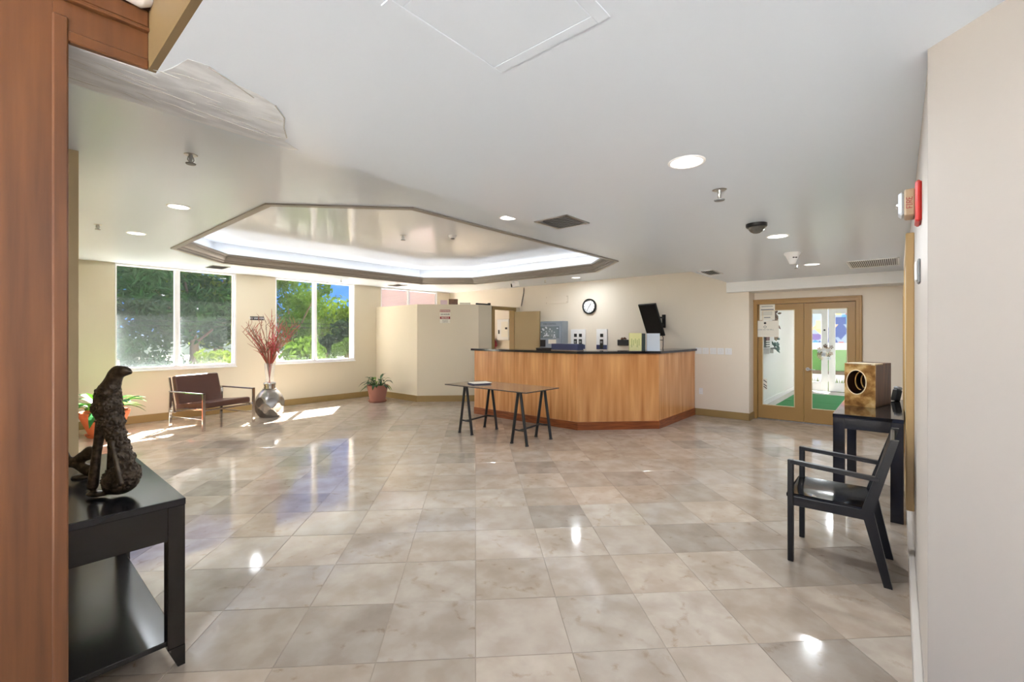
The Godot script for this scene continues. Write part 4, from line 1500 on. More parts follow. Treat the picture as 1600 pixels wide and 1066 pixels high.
	tube(st, [Vector3(8.70, 2.21, -7.10), Vector3(8.705, 2.35, -7.07), Vector3(8.71, 2.52, -7.03), Vector3(8.71, 2.66, -7.02)], 0.008, 6)
	obj("cord", st, M.dark, wr)
	# electrical box seen through the office doorway
	var eb := thing("meter_box", "white electrical box with a paper sheet inside the small office", "box", Vector3(XC, 1.63, -7.64), -90)
	st = sh()
	bx(st, Vector3(-0.2, -0.27, 0), Vector3(0.2, 0.26, 0.1), 0.006)
	obj("body", st, M.white_matte, eb)
	st = sh()
	bx(st, Vector3(-0.05, -0.19, 0.1), Vector3(0.17, 0.2, 0.104))
	obj("sheet", st, M.paper, eb)
	st = sh()
	cbx(st, Vector3(0.12, 0.03, 0.108), Vector3(0.07, 0.05, 0.01), 0.003)
	cbx(st, Vector3(-0.13, -0.06, 0.108), Vector3(0.04, 0.1, 0.01), 0.003)
	obj("latch", st, M.dark, eb)
	var rb := thing("red_bag", "red and purple bag hanging inside the small office", "bag", Vector3(XC - 0.14, 1.25, -8.0), -90)
	st = sh()
	nets(st, func(p): return smin(ell(p, Vector3(0, 0, 0), Vector3(0.17, 0.17, 0.09)), ell(p, Vector3(-0.03, 0.14, 0), Vector3(0.1, 0.12, 0.06)), 0.06) + 0.012 * sin(p.x * 40.0) * sin(p.y * 31.0), Vector3(-0.22, -0.22, -0.12), Vector3(0.22, 0.32, 0.12), 0.016)
	obj("body", st, M.deep_red, rb)
	st = sh()
	tube(st, [Vector3(-0.06, 0.24, 0.02), Vector3(-0.03, 0.36, 0.0), Vector3(0.03, 0.36, 0.0), Vector3(0.05, 0.22, 0.02)], 0.014, 6)
	obj("handle", st, mt("purple", c8(92, 50, 84), 0.6), rb)
	# things along the top of the partition
	for q in [["paper_parcel", "pale pink parcel on top of the angled partition", "parcel", Vector3(6.78, 2.18, -7.79), Vector3(0.15, 0.1, 0.09), mt("pink", c8(222, 200, 206), 0.7)], ["brown_box", "dark brown box on top of the angled partition", "box", Vector3(6.93, 2.18, -7.64), Vector3(0.2, 0.125, 0.09), M.walnut], ["flat_carton", "flat white and dark carton on top of the angled partition", "carton", Vector3(7.12, 2.18, -7.46), Vector3(0.24, 0.04, 0.1), M.paper]]:
		var o := thing(q[0], q[1], q[2], q[3], -45)
		st = sh()
		var s: Vector3 = q[4]
		bx(st, Vector3(-s.x / 2, 0, -s.z / 2), Vector3(s.x / 2, s.y, s.z / 2), 0.006)
		obj("body", st, q[5], o)
		st = sh()
		bx(st, Vector3(-s.x / 2 - 0.002, s.y * 0.78, -s.z / 2 - 0.002), Vector3(s.x / 2 + 0.002, s.y + 0.002, s.z / 2 + 0.002), 0.004)
		obj("lid", st, q[5] if q[0] != "flat_carton" else M.dark, o)
	var rl := thing("roll_of_plans", "dark roll lying on the partition beside the office door", "roll", Vector3(7.45, 2.18, -7.23))
	st = sh()
	tube(st, [Vector3(-0.2, 0.02, 0), Vector3(0.22, 0.02, 0)], 0.02, 10)
	obj("roll", st, M.dark, rl)
	st = sh()
	tube(st, [Vector3(0.2, 0.03, 0), Vector3(0.25, 0.035, 0)], 0.03, 10)
	obj("end_cap", st, M.black, rl)

# ------------------------------------------------------------------ furniture
func desk() -> void:
	var o := thing("reception_desk", "honey brown timber reception desk with a black top and angled corner", "desk")
	var out := [Vector2(6.08, -6.11), Vector2(6.08, -3.82), Vector2(7.03, -2.9), Vector2(XC - 0.003, -2.9)]
	var inn := [Vector2(6.13, -6.11), Vector2(6.13, -3.841), Vector2(7.051, -2.95), Vector2(XC - 0.003, -2.95)]
	for k in 3:
		var st := sh()
		prism(st, [out[k], out[k + 1], inn[k + 1], inn[k]], 0.02, 1.2)
		obj("front_panel", st, M.desk_wood, o)
		var s2 := sh()
		var a: Vector2 = out[k]; var b: Vector2 = out[k + 1]
		var e: Vector2 = (b - a).normalized()
		var n := Vector2(e.y, -e.x)
		if n.dot(Vector2(-1, 1)) < 0: n = -n
		var offs := [[Vector2(6.066, -6.11), Vector2(6.066, -3.812)], [Vector2(6.066, -3.812), Vector2(7.022, -2.886)], [Vector2(7.022, -2.886), Vector2(XC - 0.003, -2.886)]]
		prism(s2, [offs[k][0], offs[k][1], out[k + 1], out[k]], 0.0, 0.125)
		obj("skirting", s2, M.skirt_wood, o)
	var st := sh()
	prism(st, [Vector2(6.08, -6.11), Vector2(6.4, -6.11), Vector2(6.4, -6.06), Vector2(6.13, -6.06)], 0.0, 1.2)
	obj("end_panel", st, M.desk_wood, o)
	st = sh()
	prism(st, [Vector2(6.04, -6.17), Vector2(6.04, -3.803), Vector2(7.012, -2.86), Vector2(XC - 0.003, -2.86), Vector2(XC - 0.003, -3.32), Vector2(7.2, -3.32), Vector2(6.5, -4.0), Vector2(6.5, -6.17)], 1.2, 1.238)
	obj("countertop", st, mt("counter_black", c8(24, 24, 30), 0.1), o)
	# things on it
	var bb := thing("blue_box", "long navy blue box on the desk top", "box", Vector3(6.32, 1.238, -4.17))
	st = sh()
	bx(st, Vector3(-0.09, 0.008, -0.26), Vector3(0.09, 0.112, 0.26), 0.004)
	obj("body", st, M.navy, bb)
	st = sh()
	bx(st, Vector3(-0.095, 0.0, -0.265), Vector3(0.095, 0.01, 0.265), 0.002)
	obj("base", st, M.taupe, bb)
	var tr := thing("pen_tray", "flat black tray left of the navy box on the desk", "tray", Vector3(6.34, 1.238, -4.62))
	st = sh()
	bx(st, Vector3(-0.08, 0, -0.16), Vector3(0.08, 0.012, 0.16), 0.004)
	obj("base", st, M.black, tr)
	st = sh()
	for b in [[-0.08, -0.07, -0.16, 0.16], [0.07, 0.08, -0.16, 0.16], [-0.08, 0.08, -0.16, -0.15], [-0.08, 0.08, 0.15, 0.16]]: bx(st, Vector3(b[0], 0.01, b[2]), Vector3(b[1], 0.035, b[3]), 0.002)
	obj("rim", st, M.black, tr)
	var lf := thing("leaflet_stand", "stand of pale yellow leaflets on the desk below the screen", "leaflets", Vector3(6.86, 1.238, -3.22), -49)
	st = sh()
	bx(st, Vector3(-0.1, 0.004, -0.02), Vector3(0.1, 0.29, 0.01), 0.002)
	obj("leaflet", st, M.yellow_paper, lf)
	st = sh()
	for q in 5: bx(st, Vector3(-0.07 + q * 0.03, 0.06 + 0.03 * (q % 3), 0.0102), Vector3(-0.052 + q * 0.03, 0.2 - 0.02 * (q % 2), 0.0112))
	obj("print", st, mt("sage_print", c8(190, 194, 130), 0.7), lf)
	st = sh()
	bx(st, Vector3(-0.105, 0, -0.03), Vector3(0.105, 0.005, 0.05), 0.001)
	bx(st, Vector3(-0.105, 0, 0.012), Vector3(0.105, 0.1, 0.015), 0.001)
	obj("holder", st, M.glass, lf)
	var bk := thing("green_folder", "thin dark green folder standing beside the yellow leaflets", "folder", Vector3(6.965, 1.238, -3.12), -49)
	st = sh()
	bx(st, Vector3(-0.015, 0, -0.09), Vector3(0.015, 0.285, 0.03), 0.003)
	obj("cover", st, mt("dark_green", c8(36, 56, 56), 0.5), bk)
	st = sh()
	bx(st, Vector3(-0.011, 0.004, -0.086), Vector3(0.011, 0.288, 0.028))
	obj("pages", st, M.paper, bk)
	var ic := thing("sheet_holder", "pale bluish upright sheet holder below the tilted screen", "holder", Vector3(7.12, 1.238, -3.03), -49)
	st = sh()
	bx(st, Vector3(-0.108, 0.0, -0.006), Vector3(0.108, 0.285, 0.006), 0.003)
	obj("sheet", st, M.ice, ic)
	st = sh()
	bx(st, Vector3(-0.11, 0, -0.05), Vector3(0.11, 0.006, 0.05), 0.002)
	bx(st, Vector3(-0.112, 0.0, 0.006), Vector3(-0.1, 0.285, 0.03), 0.002)
	obj("foot", st, M.ice, ic)

func trestle_table() -> void:
	var o := thing("trestle_table", "brown topped table on two black trestles in front of the desk", "table", Vector3(5.04, 0, -4.52))
	var st := sh()
	bx(st, Vector3(-0.38, 0.722, -0.81), Vector3(0.38, 0.736, 0.80), 0.002)
	obj("tabletop", st, mt("table_brown", c8(150, 126, 100), 0.13), o)
	st = sh()
	for b in [[-0.383, -0.378, -0.812, 0.802], [0.378, 0.383, -0.812, 0.802], [-0.383, 0.383, -0.813, -0.808], [-0.383, 0.383, 0.798, 0.803]]: bx(st, Vector3(b[0], 0.7225, b[2]), Vector3(b[1], 0.7355, b[3]))
	obj("edge_band", st, M.dark, o)
	for z in [-0.44, 0.61]:
		var tr := Node3D.new()
		tr.name = "trestle"
		o.add_child(tr, true)
		for x in [-0.29, 0.26]:
			for s in [-1.0, 1.0]:
				st = sh()
				tube(st, [Vector3(x, 0.0, z + s * 0.135), Vector3(x, 0.02, z + s * 0.132), Vector3(x, 0.715, z + s * 0.02)], 0.021, 12)
				tube(st, [Vector3(x, 0.0, z + s * 0.135), Vector3(x, 0.016, z + s * 0.133)], 0.026, 12)
				obj("leg", st, M.graphite, tr)
			st = sh()
			tube(st, [Vector3(x, 0.2, z - 0.1), Vector3(x, 0.195, z), Vector3(x, 0.2, z + 0.1)], 0.012, 8)
			obj("end_rail", st, M.graphite, tr)
		st = sh()
		tube(st, [Vector3(-0.29, 0.195, z), Vector3(-0.2, 0.197, z), Vector3(0.17, 0.215, z), Vector3(0.26, 0.195, z)], 0.014, 8)
		obj("long_rail", st, M.graphite, tr)
		st = sh()
		bx(st, Vector3(-0.32, 0.705, z - 0.03), Vector3(0.30, 0.722, z + 0.03), 0.004)
		obj("head_bar", st, M.graphite, tr)
	var mg := thing("magazine_stack", "white papers with a blue edge on the trestle table", "papers", Vector3(5.0, 0.736, -4.93), -25)
	for q in 3:
		st = sh()
		T = Transform3D(Basis(Vector3.UP, 0.05 * q - 0.04), Vector3(0.01 * q, 0.009 * q, 0.006 * q))
		bx(st, Vector3(-0.15, 0, -0.11), Vector3(0.15, 0.009, 0.11), 0.001)
		T = Transform3D.IDENTITY
		obj("sheaf", st, [M.navy, M.navy, M.paper][q], mg)

func lounge_chair() -> void:
	var o := thing("lounge_chair", "low brown leather lounge chair with a square chrome frame", "chair", Vector3(2.47, 0, -8.675), 17.2)
	for s in [-1.0, 1.0]:
		var st := sh()
		var x: float = s * 0.42
		bar(st, Vector3(x, 0.0, 0.43), Vector3(x, 0.59, 0.43), 0.045, 0.022)
		bar(st, Vector3(x, 0.0, -0.42), Vector3(x, 0.59, -0.40), 0.045, 0.022)
		bar(st, Vector3(x, 0.579, -0.42), Vector3(x, 0.579, 0.441), 0.045, 0.022)
		obj("side_frame", st, M.chrome, o)
		st = sh()
		bar(st, Vector3(x, 0.17, -0.41), Vector3(x, 0.17, 0.43), 0.018, 0.022)
		obj("stretcher", st, M.chrome, o)
		st = sh()
		bar(st, Vector3(s * 0.385, 0.23, -0.36), Vector3(s * 0.385, 0.80, -0.50), 0.03, 0.02)
		bar(st, Vector3(s * 0.385, 0.29, -0.3), Vector3(s * 0.385, 0.335, 0.42), 0.03, 0.025)
		bar(st, Vector3(s * 0.385, 0.33, 0.41), Vector3(s * 0.425, 0.33, 0.41), 0.03, 0.025, Vector3.UP)
		obj("seat_rail", st, M.chrome, o)
	var st := sh()
	bar(st, Vector3(-0.42, 0.25, -0.38), Vector3(0.42, 0.25, -0.38), 0.025, 0.025)
	obj("cross_bar", st, M.chrome, o)
	st = sh()
	bar(st, Vector3(-0.4, 0.31, 0.38), Vector3(0.4, 0.31, 0.38), 0.025, 0.025)
	obj("cross_bar", st, M.chrome, o)
	st = sh()
	T = Transform3D(Basis(Vector3.RIGHT, -0.09), Vector3(0, 0.36, 0.03))
	soft(st, Vector3(0.365, 0.05, 0.41), 0.03, -0.02)
	T = Transform3D.IDENTITY
	obj("seat_cushion", st, M.leather, o)
	st = sh()
	T = Transform3D(Basis(Vector3.RIGHT, -0.26), Vector3(0, 0.585, -0.385))
	soft(st, Vector3(0.365, 0.245, 0.04), 0.025, 0.01)
	T = Transform3D.IDENTITY
	obj("back_cushion", st, M.leather, o)

func soft(st: SurfaceTool, h: Vector3, r: float, puff: float) -> void:   # a cushion: rounded box with bulging faces
	var n := 14
	for ax in 3:
		var b := (ax + 1) % 3
		var c := (ax + 2) % 3
		for s in [-1.0, 1.0]:
			for i in n:
				for j in n:
					var p := []
					for k in [[i, j], [i + 1, j], [i + 1, j + 1], [i, j + 1]]:
						var u: float = sin((k[0] / float(n) - 0.5) * PI)
						var v: float = sin((k[1] / float(n) - 0.5) * PI)
						var q := Vector3.ZERO
						q[ax] = s * h[ax]; q[b] = u * h[b]; q[c] = v * h[c]
						var core := Vector3(clampf(q.x, -h.x + r, h.x - r), clampf(q.y, -h.y + r, h.y - r), clampf(q.z, -h.z + r, h.z - r))
						var d := (q - core).normalized()
						var w := (1.0 - u * u) * (1.0 - v * v)
						q = core + d * r
						q[ax] += s * puff * w
						p.append([q, d])
					smooth(st, p[0][0], p[1][0], p[2][0], p[0][1], p[1][1], p[2][1])
					smooth(st, p[0][0], p[2][0], p[3][0], p[0][1], p[2][1], p[3][1])

func black_chair() -> void:
	var o := thing("armchair", "black wooden armchair with its back to the right wall", "chair", Vector3(3.74, 0, -0.3))
	# local: faces -z
	for s in [-1.0, 1.0]:
		var x: float = s * 0.232
		var st := sh()
		bx(st, Vector3(x - 0.017, 0, -0.262), Vector3(x + 0.017, 0.675, -0.228), 0.004)
		obj("leg", st, M.black, o)
		st = sh()
		T = Transform3D(Basis(Vector3(0, 0, 1), Vector3(0, 1, 0), Vector3(-1, 0, 0)), Vector3(x + 0.017, 0, 0))
		extrude(st, [Vector2(0.232, 0.0), Vector2(0.272, 0.0), Vector2(0.185, 0.43), Vector2(0.30, 0.88), Vector2(0.262, 0.88), Vector2(0.125, 0.43)], 0.0, 0.034)
		T = Transform3D.IDENTITY
		obj("leg", st, M.black, o)
		st = sh()
		bar(st, Vector3(x, 0.662, -0.25), Vector3(x, 0.632, 0.215), 0.04, 0.026)
		obj("armrest", st, M.black, o)
		st = sh()
		bar(st, Vector3(x, 0.405, -0.24), Vector3(x, 0.405, 0.15), 0.026, 0.06)
		obj("seat_rail", st, M.black, o)
	var st := sh()
	bx(st, Vector3(-0.225, 0.375, -0.258), Vector3(0.225, 0.432, -0.232), 0.004)
	obj("front_rail", st, M.black, o)
	st = sh()
	bx(st, Vector3(-0.225, 0.375, 0.12), Vector3(0.225, 0.432, 0.145), 0.004)
	obj("back_rail", st, M.black, o)
	st = sh()
	var n := 10
	for i in n:
		for j in n:
			var p := []
			for k in [[i, j], [i + 1, j], [i + 1, j + 1], [i, j + 1]]:
				var u: float = k[0] / float(n) * 2.0 - 1.0
				var v: float = k[1] / float(n) * 2.0 - 1.0
				var y := 0.452 - 0.016 * (1.0 - u * u) * (1.0 - v * v * 0.6) - (0.006 if v < -0.85 else 0.0)
				p.append(Vector3(u * 0.236, y, -0.055 + v * 0.215))
			for q in [[0, 1, 2], [0, 2, 3]]:
				var ns := []
				for w in 3:
					var pt: Vector3 = p[q[w]]
					var u := pt.x / 0.236; var v := (pt.z + 0.055) / 0.215
					ns.append(Vector3(-0.032 * u * (1.0 - v * v * 0.6) / 0.236, 1, -0.0192 * v * (1.0 - u * u) / 0.215).normalized())
				smooth(st, p[q[0]], p[q[1]], p[q[2]], ns[0], ns[1], ns[2])
	bx(st, Vector3(-0.236, 0.424, -0.27), Vector3(0.236, 0.4352, 0.16), 0.003)
	for b in [[-0.236, -0.23, -0.27, 0.16], [0.23, 0.236, -0.27, 0.16], [-0.236, 0.236, 0.154, 0.16], [-0.236, 0.236, -0.27, -0.264]]: bx(st, Vector3(b[0], 0.43, b[2]), Vector3(b[1], 0.447, b[3]), 0.001)
	obj("seat", st, M.black_gloss, o)
	st = sh()
	T = Transform3D(Basis(Vector3.RIGHT, 0.25), Vector3(0, 0.655, 0.215))
	bx(st, Vector3(-0.218, -0.17, -0.011), Vector3(0.218, 0.225, 0.011), 0.005)
	T = Transform3D.IDENTITY
	obj("backrest", st, M.black, o)

func console(called: String, label: String, x0: float, x1: float, z0: float, z1: float, h: float, leg: float, apron: float, shelf: bool, top_m: Material) -> Node3D:
	var o := thing(called, label, "table", Vector3((x0 + x1) / 2, 0, (z0 + z1) / 2))
	var a := (x1 - x0) / 2
	var b := (z1 - z0) / 2
	var st := sh()
	bx(st, Vector3(-a, h - 0.032, -b), Vector3(a, h, b), 0.003)
	obj("tabletop", st, top_m, o)
	for sx in [-1.0, 1.0]:
		for sz in [-1.0, 1.0]:
			st = sh()
			var lo := Vector3(minf(sx * a, sx * (a - leg)), 0.09, minf(sz * b, sz * (b - leg)))
			var hi := Vector3(maxf(sx * a, sx * (a - leg)), h - 0.03, maxf(sz * b, sz * (b - leg)))
			if not shelf: lo.y = 0.0
			lo.x += 0.002; lo.z += 0.002; hi.x -= 0.002; hi.z -= 0.002
			bx(st, lo, hi, 0.003)
			if shelf:   # tapered foot
				var c := (lo + hi) / 2
				var ox := hi.x if sx > 0 else lo.x
				var oz := hi.z if sz > 0 else lo.z
				var q := leg * 0.4
				var t := [lo, Vector3(hi.x, lo.y, lo.z), Vector3(hi.x, lo.y, hi.z), Vector3(lo.x, lo.y, hi.z)]
				var u := []
				for p in t: u.append(Vector3(ox - sx * q if absf(p.x - ox) > 0.01 else ox, 0, oz - sz * q if absf(p.z - oz) > 0.01 else oz))
				var ctr := Vector3(c.x, 0.05, c.z)
				for k in 4: face(st, [t[k], t[(k + 1) % 4], u[(k + 1) % 4], u[k]], ctr)
				face(st, u, ctr)
			obj("leg", st, M.dark_wood, o)
	for s in [-1.0, 1.0]:
		st = sh()
		bx(st, Vector3(-a + leg - 0.004, h - 0.03 - apron, minf(s * (b - 0.004), s * (b - 0.028))), Vector3(a - leg + 0.004, h - 0.03, maxf(s * (b - 0.004), s * (b - 0.028))), 0.002)
		obj("apron", st, M.dark_wood, o)
		st = sh()
		bx(st, Vector3(minf(s * (a - 0.004), s * (a - 0.028)), h - 0.03 - apron, -b + leg - 0.004), Vector3(maxf(s * (a - 0.004), s * (a - 0.028)), h - 0.03, b - leg + 0.004), 0.002)
		obj("apron", st, M.dark_wood, o)
	if shelf:
		st = sh()
		bx(st, Vector3(-a + 0.02, 0.095, -b + 0.03), Vector3(a - 0.02, 0.12, b - 0.03), 0.003)
		obj("shelf", st, mt("shelf_black", c8(38, 36, 36), 0.2), o)
	return o

func tables() -> void:
	console("console_table", "black console table with lower shelf beside the timber portal", 0.06, 0.595, -3.75, -2.465, 0.76, 0.07, 0.15, true, mt("table_black", c8(30, 30, 34), 0.16))
	console("side_console", "black console table carrying the gold box vase by the right wall", 4.74, 6.2, -0.43, 0.03, 0.83, 0.085, 0.09, false, mt("console_top", c8(26, 24, 24), 0.06))
	# gold box vase with a round hole
	var o := thing("box_vase", "square gold and brown box vase with a round hole", "vase", Vector3(5.56, 0.83, -0.227), -15.4)
	# local: front faces -x
	var hx := 0.2; var hz := 0.12; var H := 0.40
	var cy := 0.225; var cz := -0.025; var R := 0.114
	var st := sh()
	front_plate(st, -hx, hz, H, cy, cz, R)
	obj("front", st, M.gold_leaf, o)
	st = sh()
	bx(st, Vector3(-hx + 0.012, 0, hz - 0.014), Vector3(hx, H, hz), 0.002)
	bx(st, Vector3(-hx + 0.012, 0, -hz), Vector3(hx, H, -hz + 0.014), 0.002)
	bx(st, Vector3(hx - 0.014, 0, -hz), Vector3(hx, H, hz), 0.002)
	bx(st, Vector3(-hx + 0.012, 0, -hz), Vector3(hx, 0.014, hz), 0.002)
	obj("body", st, M.walnut, o)
	st = sh()
	bx(st, Vector3(-hx, H - 0.012, -hz), Vector3(-hx + 0.19, H + 0.003, hz), 0.002)
	obj("lid", st, M.ivory, o)
	st = sh()
	bx(st, Vector3(-hx + 0.19, H - 0.012, -hz), Vector3(hx, H + 0.001, hz), 0.002)
	obj("lid", st, M.walnut, o)
	st = sh()
	var rp := []
	for k in 33: rp.append(Vector3(-hx - 0.002, cy + R * sin(TAU * k / 32.0), cz + R * 0.68 * cos(TAU * k / 32.0)))
	tube(st, rp, 0.0045, 8)
	obj("hole_rim", st, M.ivory, o)
	# inner crescents
	for k in 2:
		st = sh()
		var xx := -hx + 0.05 + k * 0.045
		var q := []
		for j in 25:
			var a := PI * 0.25 + (PI * 1.25) * j / 24.0
			q.append(Vector3(xx, cy + 0.012 + (0.085 - 0.014 * k) * sin(a), cz + 0.02 + k * 0.022 + (0.045 - 0.01 * k) * cos(a)))
		for j in 24: face(st, [q[j], q[j + 1], q[j + 1] + Vector3(0.03, 0, 0), q[j] + Vector3(0.03, 0, 0)], Vector3(xx, cy, cz + 0.03))
		tube(st, q, 0.006, 6)
		obj("inner_crescent", st, M.gold, o)
	# black leaning tablet behind
	var tb := thing("leaning_tablet", "black slab leaning behind the gold box vase", "tablet", Vector3(6.02, 0.83, -0.03), -49)
	st = sh()
	T = Transform3D(Basis(Vector3.BACK, -0.22), Vector3.ZERO)
	bx(st, Vector3(-0.03, 0.004, -0.03), Vector3(0.03, 0.12, 0.03), 0.008)
	obj("body", st, M.black, tb)
	st = sh()
	bx(st, Vector3(-0.029, 0.118, -0.028), Vector3(0.029, 0.15, 0.028), 0.01)
	T = Transform3D.IDENTITY
	obj("cap", st, M.grey, tb)

func front_plate(st: SurfaceTool, x: float, hz: float, H: float, cy: float, cz: float, R: float) -> void:   # slab with a round hole, normal -x
	var n := 32
	for k in n:
		var a := TAU * k / n
		var b := TAU * (k + 1) / n
		var pa := Vector3(x, cy + R * sin(a), cz + R * 0.68 * cos(a))
		var pb := Vector3(x, cy + R * sin(b), cz + R * 0.68 * cos(b))
		var qa := rim(a, hz, H, cy, cz)
		var qb := rim(b, hz, H, cy, cz)
		for dx in [0.0, 0.014]:
			var d := Vector3(dx, 0, 0)
			var ctr := Vector3(x + 0.007, cy, cz)
			face(st, [pa + d, pb + d, Vector3(x, qb.x, qb.y) + d, Vector3(x, qa.x, qa.y) + d], pa + Vector3(0.007, 0, 0))
		face(st, [Vector3(x, qa.x, qa.y), Vector3(x, qb.x, qb.y), Vector3(x + 0.014, qb.x, qb.y), Vector3(x + 0.014, qa.x, qa.y)], Vector3(x + 0.007, cy, cz))
		var mid := (pa + pb) / 2
		face(st, [pa, pb, pb + Vector3(0.014, 0, 0), pa + Vector3(0.014, 0, 0)], mid + (mid - Vector3(x, cy, cz)))

func rim(a: float, hz: float, H: float, cy: float, cz: float) -> Vector2:   # where a ray from the hole centre meets the slab edge: (y, z)
	var s := sin(a); var c := cos(a)
	var t := 1e9
	if s > 1e-6: t = minf(t, (H - cy) / s)
	if s < -1e-6: t = minf(t, -cy / s)
	if c > 1e-6: t = minf(t, (hz - cz) / c)
	if c < -1e-6: t = minf(t, (-hz - cz) / c)
	var y := cy + s * t
	var z := cz + c * t
	# keep the corners
	for q in [[0.0, -hz], [0.0, hz], [H, -hz], [H, hz]]:
		if absf(atan2(q[0] - cy, q[1] - cz) - wrapf(a, -PI, PI)) < PI / 32.0: return Vector2(q[0], q[1])
	return Vector2(y, z)

# ------------------------------------------------------------------ sculptures, vase and plants
func sculptures() -> void:
	var o := thing("animal_sculpture", "tall dark bronze long necked seated animal with a pitted body", "sculpture", Vector3(0.383, 0.76, -2.74), -49.05)
	var k := 0.00295
	var P := func(px, py, z = 0.0): return Vector3((px - 178.0) * k, (776.0 - py) * k, z)
	var nz := FastNoiseLite.new()
	nz.seed = 4
	nz.noise_type = FastNoiseLite.TYPE_CELLULAR
	nz.frequency = 46.0
	nz.fractal_type = FastNoiseLite.FRACTAL_NONE
	var chain := [[P.call(195, 735), 0.045], [P.call(194.5, 715), 0.034], [P.call(189.5, 698), 0.031], [P.call(182, 680, 0.004), 0.037], [P.call(175, 658, 0.008), 0.05], [P.call(170.5, 636, 0.01), 0.054], [P.call(171.5, 614, 0.008), 0.044], [P.call(175.5, 599), 0.03], [P.call(180, 587), 0.025], [P.call(185, 581.5), 0.024], [P.call(195, 580.5), 0.018], [P.call(203, 582.5), 0.009]]
	var legs := [[P.call(160, 655, 0.0), P.call(155, 700, 0.01), P.call(151, 758, 0.02), 0.024, 0.017, 0.021], [P.call(166, 660, -0.03), P.call(166.5, 700, -0.025), P.call(166, 758, -0.02), 0.022, 0.014, 0.016]]
	var f := func(p: Vector3) -> float:
		var d := ell(p, P.call(187, 751), Vector3(0.076, 0.066, 0.062))
		for i in chain.size() - 1: d = smin(d, cap(p, chain[i][0], chain[i + 1][0], chain[i][1], chain[i + 1][1]), 0.02)
		d = smin(d, ell(p, P.call(205, 742), Vector3(0.034, 0.055, 0.04)), 0.02)
		var smoothed := d
		var pit: float = nz.get_noise_3dv(p)
		var w := clampf((p.y - 0.03) / 0.03, 0.0, 1.0) * clampf((0.535 - p.y) / 0.05, 0.0, 1.0)
		d += w * 0.012 * clampf(0.5 - absf(pit + 0.55) * 2.2, -0.5, 0.5)
		for l in legs:
			d = smin(d, cap(p, l[0], l[1], l[3], l[4]), 0.008)
			d = smin(d, cap(p, l[1], l[2], l[4], l[5]), 0.008)
		d = smin(d, ell(p, P.call(159, 770, 0.02), Vector3(0.05, 0.013, 0.03)), 0.01)
		d = smin(d, cap(p, P.call(185, 690, 0.036), P.call(206, 750, 0.06), 0.008, 0.011), 0.012)
		return maxf(d, -p.y)
	var st := sh()
	nets(st, f, Vector3(-0.125, -0.008, -0.08), Vector3(0.13, 0.625, 0.085), 0.0042)
	obj("body", st, M.bronze, o)
	st = sh()
	for s in [-1.0, 1.0]: lathe(st, [Vector2(0.0, -0.003), Vector2(0.0035, -0.0015), Vector2(0.0035, 0.0015), Vector2(0.0, 0.003)], 8, true, P.call(193, 578.5, 0.0) + Vector3(0, 0, s * 0.016))
	obj("eye", st, M.black_gloss, o)
	var b := thing("fish_sculpture", "smaller dark bronze pinched fish tail form behind the tall sculpture", "sculpture", Vector3(0.29, 0.76, -3.27), -49.05)
	var q := 0.0034
	var Q := func(px, py, z = 0.0): return Vector3((px - 132.0) * q, (745.0 - py) * q, z)
	var g := func(p: Vector3) -> float:
		var r := Vector3(p.x, p.y, p.z * 1.5)
		var d := cap(r, Q.call(130, 723), Q.call(110, 698), 0.014, 0.032)
		d = smin(d, cap(r, Q.call(130, 723), Q.call(106, 738), 0.014, 0.024), 0.02)
		d = smin(d, cap(r, Q.call(130, 723), Q.call(160, 708), 0.014, 0.036), 0.02)
		d = smin(d, cap(r, Q.call(130, 723), Q.call(160, 736), 0.014, 0.034), 0.02)
		return maxf(d, -p.y) * 0.75
	st = sh()
	nets(st, g, Vector3(-0.15, -0.01, -0.05), Vector3(0.15, 0.21, 0.05), 0.006)
	obj("body", st, M.bronze, b)
	st = sh()
	lathe(st, [Vector2(0.0, 0.0), Vector2(0.05, 0.0), Vector2(0.045, 0.012), Vector2(0.0, 0.014)], 20, true, Vector3(0.06, 0, 0))
	obj("foot", st, M.bronze, b)

